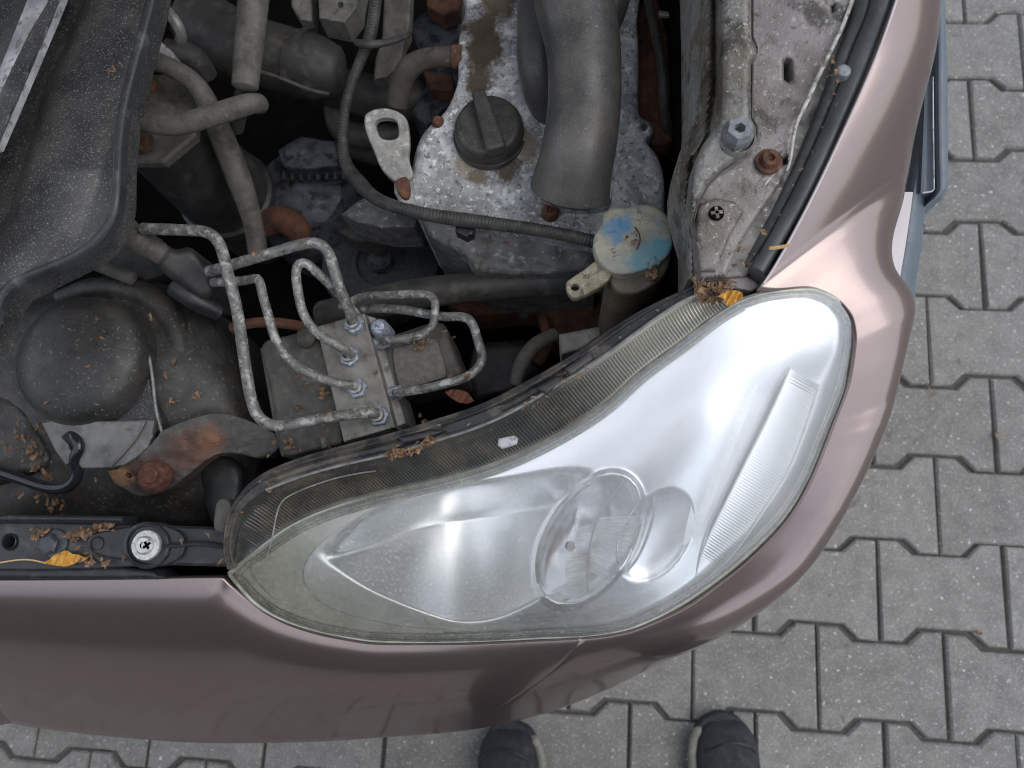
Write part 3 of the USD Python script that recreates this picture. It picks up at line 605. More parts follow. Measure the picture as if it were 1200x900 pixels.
bumper = part(car, 'front_bumper', upward(grid_mesh(Bl)), M['paint'], 'rose-brown metallic front bumper skin curving under the headlight')
wing = part(car, 'front_wing', upward(grid_mesh(Br)), M['paint'], 'rose-brown metallic front wing wrapping round the headlight corner')
# returned edge of the wheel opening, its sky-lit brightness painted in as pale colour
part(wing, 'arch_edge', strip([(1058, 225, .662), (1048, 265, .655), (1041, 297, .648), (1044, 318, .645), (1050, 332, .643)], [(1070, 225, .640), (1065, 262, .636), (1060, 295, .632), (1056, 318, .629), (1054, 334, .627)], 24, 7, None, .006), M['archlip'])

part(wing, 'rolled_edge', tube([(895, 332, .778), (907, 314, .781), (949, 237, .797), (991, 149, .816), (1026, 69, .833), (1051, -1, .848), (1079, -91, .863)], 1.5, n=8), M['archlip'], 'rolled edge of the wing with its highlight painted pale')  # bright line along the fold, painted in as a pale tube
# trims outside the wing
part(car, 'side_trim', strip([(1080, 130, .64), (1074, 180, .63), (1064, 240, .62), (1057, 290, .61), (1050, 330, .60), (1048, 372, .59)], [(1092, 130, .62), (1088, 190, .61), (1083, 245, .60), (1079, 290, .59), (1073, 330, .58), (1070, 372, .57)], 40, 14, lambda u, v: 0.010 * np.sqrt(np.clip(1 - (2 * v - 1) ** 2, 0, 1)), thick=0.04), M['trim'], 'blue-grey rounded plastic trim beside the wing')
sb = part(car, 'trim_panel', strip([(1084, 90, .655), (1083, 130, .65), (1081, 180, .64), (1079, 225, .63)], [(1093, 90, .655), (1093, 130, .65), (1094, 180, .64), (1094.5, 224, .63)], 30, 9, lambda u, v: -0.004 * np.sin(np.pi * v), thick=0.03), M['trim'], 'narrow blue-grey panel with a pale edge beside the black gap')
part(sb, 'edge_strip', tube([(1093.4, 90, .657), (1093.6, 150, .649), (1094.6, 224, .633), (1081, 226, .633)], 0.9, n=8, spline=False), M['worn'])
part(car, 'door_edge', strip([(1096, -40, .665), (1096, 52, .66), (1096, 120, .65), (1097, 190, .635), (1098, 224, .63), (1090, 236, .625)], [(1104, -40, .655), (1107, 52, .65), (1109, 120, .64), (1109, 190, .625), (1109, 222, .62), (1103, 234, .615)], 44, 12, lambda u, v: 0.008 * np.sqrt(np.clip(1 - (2 * v - 1) ** 2, 0, 1)), thick=0.05), M['trim'], 'outermost blue-grey edge strip with a rounded lower end')
part(car, 'gap_filler', slab([(1088, -40), (1101, -40), (1102, 215), (1094, 240), (1087, 232), (1086, 90)], ctrl([(1090, -40, .61), (1090, 100, .60), (1094, 235, .585)]), .03), M['black'])

# ---- headlight
Lup = [(272, 668, .6615), (300, 647, .668), (350, 613, .680), (400, 593, .690), (457, 577, .699), (517, 563, .708), (583, 543, .718), (650, 512, .729), (713, 471, .740), (750, 437, .748), (796, 403, .757), (841, 369, .766), (868, 353, .769), (909, 342, .771), (947, 339, .768), (973, 347, .764)]
Lright = [(990, 360, .757), (1000, 380, .749), (1000, 395, .744), (993, 440, .731), (975, 492, .716), (967, 512, .710), (947, 560, .698), (925, 598, .688), (876, 650, .674), (838, 681, .666), (800, 707, .659)]
Llow = [(767, 725, .654), (733, 738, .650), (687, 746, .646), (633, 748, .643), (560, 752, .641), (500, 753, .641), (450, 752, .640), (385, 743, .641), (333, 727, .643), (300, 707, .647), (281, 687, .652)]
tip = [(269, 672, .659)]
loop = tip + Lup[1:] + Lright + Llow
smooth_loop = np.vstack([resample(tip + Lup[1:] + Lright + Llow + tip, 420)])[:-1]
bulge = [(450, 655, .689), (600, 640, .704), (760, 560, .728), (840, 500, .744), (920, 420, .757), (700, 690, .676), (550, 705, .668), (860, 590, .708)]
zlens = ctrl(loop + bulge, 0.0006)
BOWL = np.asarray(smooth_poly([(690, 552), (600, 560), (520, 572), (450, 592), (398, 622), (364, 652), (356, 678), (372, 702), (420, 722), (500, 735), (600, 735), (660, 728), (700, 700), (720, 640), (720, 580)], 5))
BOWLP = Polygon(BOWL)
def bowl_d(x, y):
    q = shapely.points(np.column_stack([np.ravel(x), np.ravel(y)]))
    return (shapely.distance(q, BOWLP.exterior) * np.where(shapely.contains(BOWLP, q), 1, -1)).reshape(np.shape(x))
def zdep(x, y):
    side = np.exp(-((x - (945 - .42 * (y - 430))) / 55) ** 2) * sstep(400, 470, y) * sstep(700, 600, y)
    return .009 + .010 * side
def zfloor(x, y):
    return .584 + .074 * sstep(610, 335, x) + .050 * np.clip((y - 585) / 148, 0, 1.2) ** 1.9 + .006 * np.clip((652 - y) / 80, 0, 1.5) ** 2 + .085 * sstep(520, 735, x)
def ell(cx, cy, a, b, deg):
    c, s = math.cos(math.radians(deg)), math.sin(math.radians(deg))
    def f(x, y):
        X, Y = (x - cx), -(y - cy)
        return np.hypot((X * c + Y * s) / a, (-X * s + Y * c) / b)
    def pts(n=60, k=1.0, t0=0, t1=360):
        t = np.radians(np.linspace(t0, t1, n))
        X, Y = a * k * np.cos(t), b * k * np.sin(t)
        return np.column_stack([cx + X * c - Y * s, cy - (X * s + Y * c)])
    return f, pts
E1, E1p = ell(690, 632, 80, 47, 58)            # main lamp bowl
E2, E2p = ell(768, 627, 60, 38, 58)            # inner window
def zrefl(x, y):
    z0 = zlens(x, y) - zdep(x, y)
    k = sstep(0, 1, (bowl_d(x, y) + 3) / (44 - 30 * sstep(630, 680, y))) * sstep(735, 670, x)
    z = z0 * (1 - k) + np.minimum(zfloor(x, y), z0) * k
    e = E1(x, y)
    z -= 0.036 * np.clip(1 - e ** 2, 0, 1) ** 0.7
    z += 0.006 * np.exp(-((e - 1.06) / .05) ** 2)
    e2 = E2(x, y)
    z -= 0.013 * np.clip(1 - e2 ** 2, 0, 1) ** 0.8
    return z
inset = np.asarray(Polygon(smooth_loop[:, :2]).buffer(-3.5).exterior.coords)[:-1]
head = part(car, 'headlight', slab(np.asarray(Polygon(smooth_loop[:, :2]).buffer(-1.5).exterior.coords)[:-1], lambda x, y: zlens(x, y) - 0.150, 0.05, step=12), M['black'], 'large almond-shaped headlight with a hazed, faintly yellowed clear lens')
part(head, 'reflector', slab(inset, zrefl, 0.004, step=3.0), M['chrome'], 'mirror-bright moulded reflector', smooth=True)
lens = slab(smooth_loop, zlens, 0.0, step=5.0)
nt_ = len(lens.vertices)
# the lens: only its upper sheet plus a turned-down edge
part(head, 'lens', slab(smooth_loop, zlens, 0.006, step=5.0, bevel=0.003), M['lens'], 'clear plastic lens clouded by haze and fine pitting', smooth=50)
rim3 = np.vstack([smooth_loop, smooth_loop[:1]])
part(head, 'lens_edge', sweep(W(rim3[:, 0], rim3[:, 1], zlens(rim3[:, 0], rim3[:, 1]) - 0.003), 0.0022, n=8, cap=False, seg=0.003, spline=False), M['rim'], 'yellowed bead round the lens')
# raised bead inside the upper edge
inner_up = [(x + 4, y + 9, z) for x, y, z in Lup[1:13]]
part(head, 'inner_bead', sweep(W(*(np.array([(x, y, float(zlens(np.array([x]), np.array([y]))[0]) - 0.005) for x, y, z in inner_up]).T)), 0.0014, n=8), M['rim'])
# rounded clear border of the lens, seen as bands along its edge
b0 = np.vstack([resample(np.asarray(Polygon(smooth_loop[:, :2]).buffer(-1.0).exterior.coords), 400), ])
b1 = []
Pin = Polygon(smooth_loop[:, :2]).buffer(-9.5)
for q in b0:
    g = Pin.exterior.interpolate(Pin.exterior.project(shapely.Point(q))); b1.append((g.x, g.y))
b1 = np.array(b1)
vv_ = np.linspace(0, 1, 12)
Qb = b0[:, None, :] * (1 - vv_)[None, :, None] + b1[:, None, :] * vv_[None, :, None]
zb_ = zlens(Qb[..., 0].ravel(), Qb[..., 1].ravel()).reshape(Qb.shape[:2]) - .0055 + .0016 * np.cos(vv_ * 4 * np.pi)[None, :]
part(head, 'lens_border', upward(grid_mesh(W(Qb[..., 0], Qb[..., 1], zb_))), M['rim'], 'yellowish moulded border under the lens edge')
tipP = Polygon(smooth_loop[:, :2]).buffer(-10).intersection(shapely.box(250, 540, 520, 770)).difference(BOWLP.buffer(2))
tipP = max(getattr(tipP, 'geoms', [tipP]), key=lambda g: g.area)
part(head, 'tip_liner', slab(np.asarray(tipP.exterior.coords)[:-1], lambda x, y: zlens(x, y) - .0065, .003, step=4), M['tipgrey'], 'grey-green liner in the pointed end of the lamp')
part(head, 'tip_line', sweep(W(*np.array([(x, y, float(zlens(np.array([x]), np.array([y]))[0]) - .006) for x, y in ((330., 632.), (305., 650.), (294., 664.), (300., 680.), (322., 702.))]).T), .0009, n=8), M['rim'])
# ellipse rims, seams and glass of the lamp
def curve_on(pts, dz, r, name, mt, base=None):
    z = (base or zlens)(pts[:, 0], pts[:, 1]) - dz
    part(head, name, sweep(W(pts[:, 0], pts[:, 1], z), r, n=8, seg=0.003), mt)
rimA = E1p(80, 1.03, 40, 250)
curve_on(rimA, 0.026, 0.0024, 'bowl_rim', M['satin'])
for k in (1.00,):
    curve_on(E2p(90, k, -150, 175), 0.016, 0.0008, 'window_rim', M['satin'])
for k in range(4):
    curve_on(E2p(40, 1.08 + 0.065 * k, -35, 62), 0.015, 0.0007, 'step_ring', M['satin'])
curve_on(np.array([(750, 452), (750, 500), (749, 530), (744, 546), (736, 556)], float), 0.010, 0.0009, 'reflector_seam', M['satin'])
curve_on(np.array([(737, 556), (722, 575), (706, 598), (696, 620), (690, 650), (688, 680), (692, 702), (702, 715), (716, 724)], float), 0.010, 0.0007, 'cover_seam', M['satin'])
curve_on(np.array([(745, 566), (752, 590), (748, 625), (735, 655), (715, 680), (690, 699), (668, 702), (655, 694)], float), 0.014, 0.0009, 'cover_seam', M['satin'])
curve_on(np.array([(765, 577), (766, 600), (758, 630), (744, 658), (722, 680)], float), 0.013, 0.0012, 'cover_seam', M['satin'])
# ribbed clear cover in the bowl
def ribsheet(name, a, b, nr, dz, amp, mt, label=None, lift=zlens):
    a, b = resample(a, nr * 4), resample(b, nr * 4)
    v = np.linspace(0, 1, 14)
    Q = a[:, None, :] * (1 - v)[None, :, None] + b[:, None, :] * v[None, :, None]
    z = lift(Q[..., 0].ravel(), Q[..., 1].ravel()).reshape(Q.shape[:2]) - dz
    z += amp * (0.5 + 0.5 * np.cos(2 * np.pi * np.arange(nr * 4) / 4.0))[:, None] * np.sin(np.pi * np.clip(v * 1.0, 0, 1))[None, :] ** .4
    part(head, name, upward(grid_mesh(W(Q[..., 0], Q[..., 1], z))), mt, label, smooth=20)
ribsheet('ribbed_glass', [(703, 606), (696, 622), (692, 645), (690, 668)], [(748, 604), (745, 628), (735, 652), (712, 682)], 17, 0.017, 0.0026, M['clear'], 'finely ribbed clear cover over the lamp bowl')
ribsheet('ribbed_glass', [(672, 620), (664, 645), (662, 670), (668, 690)], [(700, 612), (692, 640), (689, 665), (690, 690)], 18, 0.024, 0.0026, M['clear'])
leafA = [(926, 432), (905, 480), (880, 530), (852, 585), (832, 625), (820, 655), (815, 676)]
leafB = [(962, 452), (945, 505), (921, 560), (895, 600), (868, 640), (845, 664), (822, 681)]
ribsheet('side_reflector', leafA, leafB, 78, 0.013, 0.0009, M['chrome'], 'leaf-shaped ribbed reflector of the turn signal')
for ln in (leafA, [(x - 2, y + 2) for x, y in leafB]):
    curve_on(np.array(ln, float), 0.011, 0.0008, 'reflector_edge', M['satin'])
bandA = [(868, 440), (835, 520), (812, 585), (800, 640)]; bandB = [(888, 450), (862, 520), (838, 580), (818, 630)]
ribsheet('matt_band', bandA, bandB, 6, 0.0125, 0.0, M['satin'])
# bulb and its hood deep in the bowl, amber bulb
bc = W(668, 640, .640)
part(head, 'amber_bulb', lathe(bc, [(1e-5, .010), (.003, .009), (.0045, .005), (.0045, -.004), (.003, -.008)], 20), M['amber'])
hb = W(790, 632, .640)
part(head, 'bulb_shield', lathe(hb, [(1e-5, .020), (.010, .017), (.014, .008), (.014, -.01)], 24), M['satin'])
part(head, 'adjuster_bar', tube([(742, 622, .650), (800, 622, .650)], 3.2, n=8), M['satin'])

# clear ribbed flange above the lens, with its black housing edge
zz = lambda pts, dz: [(x, y, z + dz) for (x, y), z in pts]
Ocur = [((262, 668), .668), ((257, 640), .676), ((261, 608), .684), ((276, 578), .690), ((300, 556), .695), ((345, 536), .700), ((400, 520), .707), ((455, 506), .714), ((500, 492), .720), ((560, 472), .728), ((620, 442), .737), ((680, 407), .748), ((740, 367), .759), ((800, 337), .769), ((836, 324), .774), ((856, 322), .776)]
Rcur = [((276, 664), .664), ((271, 640), .672), ((274, 616), .680), ((288, 592), .687), ((312, 574), .692), ((355, 558), .698), ((410, 543), .705), ((462, 531), .711), ((510, 517), .717), ((562, 500), .724), ((612, 476), .733), ((662, 446), .743), ((704, 420), .751), ((745, 390), .759), ((785, 362), .766), ((820, 345), .771), ((858, 342), .773)]
Lc = [(274, 668, .662)] + Lup[1:13]
Lc = [(x, y, z - 0.0015) for x, y, z in Lc]
NR = 175
def ribd(u, v):
    w = sstep(.10, .2, v) * (1 - sstep(.80, .9, v)) * sstep(.05, .09, u)
    return 0.0012 * w * np.clip(np.cos(2 * np.pi * u * NR) * 1.6, -1, 1) - 0.0035 * np.sin(np.pi * v) - 0.002 * np.exp(-((v - .13) / .04) ** 2)
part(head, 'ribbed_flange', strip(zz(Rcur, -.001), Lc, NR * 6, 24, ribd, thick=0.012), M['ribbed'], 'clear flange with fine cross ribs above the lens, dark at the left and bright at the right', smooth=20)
def rimd(u, v):
    w = sstep(0.16, .19, u) * (1 - sstep(.45, .48, u)) + sstep(0.56, .58, u) * (1 - sstep(.70, .72, u))
    return 0.006 * (1 - (1 - np.clip(v / .35, 0, 1)) ** 2) - .008 - 0.004 * sstep(.42, .5, v) * (1 - sstep(.72, .8, v)) * w + 0.003 * sstep(.82, .9, v) + 0.002 * sstep(.28, .33, v) * (1 - sstep(.40, .45, v))
part(head, 'housing_edge', strip(zz(Ocur, 0), zz(Rcur, .001), 220, 30, rimd, thick=0.03), M['housing'], 'black plastic housing edge with a moulded groove')
# thin lighter edge lines of the clear plastic
R2 = np.array(zz(Rcur, .0015))
part(head, 'flange_lip', sweep(wp(R2[4:]), 0.0011, n=8), M['worngrey'])
part(head, 'flange_lip', tube([(313, 652, .672), (320, 625, .683), (328, 592, .690), (345, 578, .694), (395, 560, .702), (440, 552, .708)], 0.9, n=8), M['worngrey'])
part(head, 'reflector_tab', slab([(584, 514), (603, 510), (608, 513), (606, 521), (588, 526), (583, 522)], .7225, .006, step=3, bevel=.002), M['worn'], 'small bright rectangular window in the flange')
part(head, 'clip_recess', slab([(466, 512), (505, 503), (524, 505), (500, 514), (472, 520)], .7205, .006, step=4, bevel=.002), M['black'])
part(head, 'clip', slab([(662, 432), (690, 412), (697, 420), (668, 440)], .7525, .006, step=4, bevel=.002), M['plastic'])
part(head, 'clip', slab([(628, 455), (652, 440), (668, 441), (640, 462)], .744, .006, step=4, bevel=.002), M['plastic'])
part(head, 'mounting_lug', slab(smooth_poly([(255, 588), (263, 584), (271, 590), (270, 622), (253, 622), (252, 600)], 3), .676, .03, step=4, bevel=.003), M['module'])
# support below the lamp and bumper so that nothing shows through
# ---- wing rail and inner panel
zpan = lambda dz=0.0: ctrl([(880, 330, .772 + dz), (820, 250, .786 + dz), (900, 150, .802 + dz), (880, 0, .826 + dz), (1010, 0, .835 + dz), (950, 200, .796 + dz), (860, -90, .838 + dz)])
rail = part(car, 'wing_rail', slab([(842, -70), (880, -70), (1012, -70), (1006, 0), (978, 60), (960, 95), (944, 118), (932, 147), (926, 186), (915, 215), (888, 252), (866, 288), (850, 324), (820, 328), (818, 300), (815, 240), (830, 205), (842, 180)], zpan(-.004), .02, step=5, bevel=.003,
    holes=[[(918, 72), (922, 69), (927, 71), (928, 94), (924, 97), (919, 94)], [(974, 8), (978, 6), (979, 12), (975, 15)], [(917, 186), (923, 184), (923, 192), (917, 193)]]), M['steel'], 'dirty mauve-grey painted inner wing panel with slots')
part(rail, 'underside', slab([(900, 60), (985, -10), (985, 30), (940, 110), (940, 200), (905, 200)], zpan(-.03), .004), M['deep'])
zside = lambda x, y: zpan(.004)(x, y) - .030 * sstep(26, 0, x - linex([(808, -70), (810, 0), (811, 147), (795, 182), (793, 227), (806, 266), (808, 330)])(y)) - .014 * np.exp(-((x - linex([(838, -70), (838, 100), (830, 160), (812, 190), (808, 235), (818, 262), (818, 330)])(y)) / 4.0) ** 2)
part(rail, 'rail_side', slab([(808, -70), (810, 0), (811, 120), (809, 150), (796, 180), (792, 205), (793, 228), (800, 255), (806, 275), (806, 328), (820, 330), (822, 285), (816, 255), (816, 235), (826, 205), (842, 175), (848, 140), (848, -70)], zside, .05, step=4, bevel=.002), M['steelgrey'], 'grey inner edge of the wing rail with a dirty channel')
part(rail, 'bracket_plate', slab([(843, -70), (844, 0), (844, 100), (843, 135), (836, 153), (822, 172), (812, 196), (808, 232), (812, 256), (818, 236), (832, 212), (848, 196), (866, 185), (880, 172), (886, 162), (886, 150), (880, 138), (880, 76), (884, 70), (887, 60), (885, 52), (880, 45), (880, -70)], zpan(.013), .018, step=4, bevel=.005), M['steelgrey'], 'raised grey bracket layer with a stepped edge')
part(rail, 'lower_plate', slab([(816, 248), (822, 238), (838, 232), (860, 236), (872, 248), (858, 272), (846, 300), (838, 318), (820, 318), (815, 285)], zpan(.001), .006, step=5, bevel=.003), M['steel'])
def hexnut(c, r, h, parent, mt, label=None, axis=None, hole=True, name='hex_bolt', recess=None):
    pr = [(1e-5, h * .55), (r * .30, h * .55), (r * .36, h), (r * .78, h), (r, h * .72), (r, 0)] if hole else [(1e-5, h), (r * .8, h), (r, h * .8), (r, 0)]
    b = part(parent, name, lathe(c, pr, 6, axis=axis, rot=.3), mt, label, smooth=20)
    return b
s = mpp(862, 158, .81)
nc = W(861, 165, .806)
nb = hexnut(nc, 19 * s, .017, rail, M['nut'], 'large blue-grey hexagon nut on the wing rail')
part(nb, 'collar', lathe(nc, [(20 * s, .001), (21 * s, .006), (24.5 * s, .003), (25 * s, -.006)], 32), M['steelgrey'])
rb = part(rail, 'rusty_bolt', lathe(W(901, 189, .794), [(1e-5, .003), (.0026, .003), (.0030, .006), (.0056, .006), (.0066, .004), (.0068, .0012), (.0095, .0008), (.0095, -.002)], 24), M['rust'], 'small rust-brown bolt with a stained washer')
part(rail, 'panel_clip', lathe(W(840, 249, .789), [(1e-5, .0005), (.005, .0005), (.0055, -.002)], 20), M['deep'])
for a in (0, 1):
    part(rail, 'clip_cross', box(W(840, 249, .7902), (.0085, .0022, .0015) if a else (.0022, .0085, .0015), .1), M['steel'])
part(rail, 'dirt_seam', tube([(882, -60, .831), (882, 44, .823), (888, 58, .822), (882, 74, .821), (881, 138, .809), (888, 150, .807), (887, 163, .805), (880, 174, .803), (866, 187, .801), (848, 198, .799), (832, 214, .796), (818, 238, .792), (813, 258, .789)], [1.6, 1.6, 1.6, 1.8, 1.8, 2, 2, 1.8, 1.5, 1.3, 1.3, 1.2, 1], n=8, spline=False), M['black'])  # black line holds joint dirt and the painted shadow of the step
# dusty flange and the two rubber seals beside the wing
part(car, 'wing_flange', slab([(1004, -70), (1030, -70), (1022, 0), (998, 70), (968, 150), (930, 236), (890, 305), (872, 326), (842, 328), (846, 304), (860, 280), (884, 250), (905, 225), (922, 196), (926, 160), (932, 138), (952, 100), (972, 60), (1001, 0)], zpan(-.008), .02, step=5, bevel=.003), M['flange'], 'dust-caked panel edge beside the rubber seal')
part(car, 'pale_seam', tube([(1002, -40, .838), (998, 0, .831), (976, 55, .823), (958, 92, .816), (945, 120, .812), (932, 150, .806), (926, 188, .797), (922, 200, .794)], [2.6, 2.6, 2.2, 2.6, 2.6, 2.2, 1.8, 1.5], n=10), M['paledust'], 'pale flaking sealant line along the panel edge')
part(car, 'pale_seam', tube([(912, 198, .790), (900, 212, .788), (890, 226, .785), (880, 240, .782)], [1.8, 1.6, 1.3, .8], n=8), M['paledust'])
hump = lambda h: (lambda u, v: h * np.sqrt(np.clip(1 - (2 * v - 1) ** 2, 0, 1)))
part(car, 'rubber_seal', strip([(1040, -100, .842), (1021, -20, .834), (1019, 0, .833), (996, 65, .818), (964, 148, .802), (925, 232, .784), (882, 308, .768), (876, 316, .766)], [(1076, -90, .850), (1056, -20, .840), (1047, 0, .838), (1022, 70, .822), (987, 150, .806), (945, 238, .788), (902, 314, .771), (895, 326, .769)], 90, 14, hump(.010), .02), M['seal'], 'outer grey rubber seal along the wing edge')
part(car, 'rubber_seal', strip([(1020, -100, .842), (1005, -20, .833), (1003, 0, .831), (980, 65, .816), (950, 146, .800), (912, 230, .781), (870, 300, .765), (864, 308, .763)], [(1041, -100, .842), (1022, -20, .834), (1020, 0, .833), (997, 65, .817), (965, 148, .801), (926, 232, .783), (884, 306, .767), (878, 314, .765)], 90, 10, hump(.004), .02), M['sealdark'], 'inner flat black rubber seal along the wing edge')
part(car, 'seal_stud', lathe(W(986, 88, .824), disc_prof(.005, .006, .002), 18), M['nut'])
part(car, 'corner_plate', slab([(826, 322), (846, 318), (868, 320), (886, 330), (892, 336), (880, 342), (856, 338), (838, 334), (826, 334)], .762, .01, step=4, bevel=.002), M['steel'])

# ---- front cross member with the lamp latch
zx = ctrl([(0, 640, .662), (150, 640, .664), (265, 640, .668)])
xm = part(car, 'front_cross_member', slab([(-150, 612), (60, 612), (150, 614), (160, 616), (160, 664), (60, 668), (-150, 668)], zx, .05, step=6, bevel=.002, holes=[ell(12, 635, 9, 9, 0)[1](16)[:-1]]), M['steeldark'], 'black front cross member with bolts and a latch plate')
part(xm, 'upper_lip', strip([(-150, 602, .672), (60, 604, .673), (146, 605, .674)], [(-150, 613, .670), (60, 613, .671), (146, 614, .672)], 60, 9, hump(.004), .02), M['black'])
part(xm, 'lower_lip', slab([(-150, 664), (60, 666), (140, 664), (180, 668), (188, 675), (186, 679), (60, 679), (-150, 679)], zx, .03, step=6, bevel=.004), M['black'])
part(xm, 'hole_collar', lathe(W(12, 635, .662), [(.0068, .0), (.0066, .0015), (.0060, .002), (.0056, .0), (.0056, -.02)], 24), M['black'])
bb = hexnut(W(60, 638, .664), .0092, .006, xm, M['blackbolt'], 'black hexagon bolt with a round flange', hole=False)
part(bb, 'flange', lathe(W(64, 637, .664), disc_prof(.0125, .0018), 24), M['blackbolt'])
pl = smooth_poly([(102, 636), (110, 626), (150, 617), (165, 613), (182, 612), (200, 618), (214, 626), (214, 650), (200, 660), (186, 664), (150, 657), (110, 648)], 3)
lp = part(xm, 'latch_plate', slab(pl, .672, .010, step=4, bevel=.002), M['black'])
part(xm, 'latch_arm', slab([(180, 615), (266, 618), (266, 664), (186, 662), (205, 652), (207, 630)], .668, .02, step=5, bevel=.003), M['black'])
part(xm, 'arm_rib', sweep(wp([(192, 640, .674), (215, 638, .672), (240, 637, .671), (262, 641, .671)]), .0022, n=8), M['black'])
part(xm, 'arm_ring', sweep(wp([(*q, .673) for q in ell(172, 639, 25, 25, 0)[1](40)]), .0020, n=8), M['black'])
part(xm, 'plate_hole', lathe(W(113, 637, .6725), [(1e-5, -.001), (.0048, -.001), (.0052, .0012), (.0062, .0008), (.0064, -.003)], 20), M['black'])
wsh = part(xm, 'washer_screw', lathe(W(172, 639, .673), [(.0030, .0055), (.0062, .0058), (.0078, .0040), (.0080, .0026), (.0122, .0022), (.0128, .001), (.0128, -.002)], 32), M['zinc'], 'zinc cross-head screw with a round washer')
part(wsh, 'cross_recess', lathe(W(172, 639, .6765), [(1e-5, .0015), (.004, .0015), (.005, .0)], 16), M['zinc'])
for a in (0.6, 0.6 + math.pi / 2):
    part(wsh, 'cross_slot', box(W(172, 639, .6787), (.0070, .0019, .0012), a), M['deep'])

# ---- black dome, its body and the rusting bracket
zb = ctrl([(60, 360, .585), (160, 330, .590), (260, 380, .575), (310, 500, .560), (240, 560, .555), (160, 480, .600), (200, 420, .600), (20, 560, .555), (120, 600, .560)])
body = part(car, 'strut_tower', slab(smooth_poly([(-60, 380), (20, 352), (72, 338), (120, 326), (165, 322), (206, 336), (240, 362), (268, 402), (290, 452), (306, 505), (310, 540), (290, 575), (262, 612), (180, 618), (60, 616), (-60, 616)], 6), zb, .12, step=7, bevel=.035), M['dull'], 'dusty black rounded tower behind the cross member')
cc = W(86, 418, .632); rr = 76 * mpp(86, 418, .632)
part(body, 'round_cap', lathe(cc, [(1e-5, .010), (rr * .35, .0092), (rr * .65, .006), (rr * .84, .001), (rr * .94, -.005), (rr * .99, -.013), (rr * 1.01, -.022), (rr * 1.03, -.06)], 64), M['dull'], 'round dusty black cap')
part(body, 'cap_arm', slab(smooth_poly([(160, 385), (172, 400), (176, 440), (186, 480), (190, 500), (172, 512), (150, 500), (100, 492), (120, 480), (150, 450)], 5), ctrl([(170, 400, .612), (180, 490, .606), (120, 485, .604)]), .03, step=5, bevel=.004), M['cowl'])
part(body, 'shoulder_ridge', tube([(70, 350, .586), (110, 338, .589), (160, 342, .589), (192, 362, .588), (208, 395, .586), (216, 440, .582), (220, 490, .578)], [9, 12, 14, 15, 15, 14, 10], n=12), M['dull'])
part(body, 'mould_line', tube([(168, 398, .614), (176, 425, .613), (180, 455, .611), (184, 485, .608), (190, 507, .604)], 1.8, n=8), M['worngrey'])
plate = part(body, 'metal_plate', slab([(49, 496), (64, 492), (70, 485), (78, 484), (90, 489), (99, 494), (140, 493), (181, 492), (179, 512), (174, 524), (160, 536), (146, 545), (130, 548), (96, 549), (88, 540), (77, 545), (66, 530)], ctrl([(60, 500, .618), (170, 500, .614), (100, 548, .612), (140, 520, .616)]), .004, step=4, bevel=.001,
    holes=[[(72, 512), (78, 507), (88, 508), (95, 516), (96, 528), (90, 536), (84, 530), (80, 520)]]), M['plate'], 'bare grey metal plate with a slot')
part(plate, 'fold_line', tube([(170, 494, .616), (160, 512, .617), (146, 530, .616), (130, 547, .613)], 1.3, n=8), M['plate'])
part(plate, 'hose_clip', sweep(wp([(82, 508, .612), (88, 514, .617), (93, 524, .617), (88, 537, .613), (91, 552, .607), (84, 567, .603), (66, 573, .600), (35, 565, .596), (0, 553, .592), (-40, 540, .59)]), np.array([6, 6.5, 6.5, 7, 7, 7, 7, 7, 7, 7]) * .00078, n=14), M['gloss'], 'short glossy black hose through the plate')
zr = ctrl([(140, 556, .597), (176, 556, .604), (205, 525, .612), (250, 492, .612), (300, 500, .600), (260, 525, .604), (330, 540, .585), (150, 575, .588)])
band = part(body, 'bracket_band', slab([(126, 552), (138, 550), (150, 540), (160, 534), (172, 526), (181, 516), (188, 506), (204, 498), (222, 491), (246, 484), (262, 484), (282, 489), (304, 498), (322, 508), (330, 522), (318, 534), (300, 537), (282, 532), (268, 531), (254, 533), (242, 540), (230, 550), (218, 560), (204, 570), (190, 577), (172, 582), (156, 580), (146, 573), (134, 566)], zr, .012, step=3, bevel=.0015, rough=(.006, 110), holes=[ell(151, 557, 3.2, 4.2, 60)[1](10)[:-1]]), M['rustband'], 'flat dark bracket band eaten by orange-brown rust')
part(band, 'rusted_bolt', lathe(W(178, 557, .613), [(1e-5, .006), (.004, .0058), (.0075, .0045), (.0085, .002), (.0125, .0012), (.0155, -.002), (.017, -.006)], 28), M['rustdark'], 'dark rusted bolt head')
part(car, 'lower_sleeve', slab(smooth_poly([(236, 540), (262, 532), (282, 545), (284, 580), (268, 612), (250, 612), (240, 580)], 4), .565, .10, step=5, bevel=.012), M['plastic'])

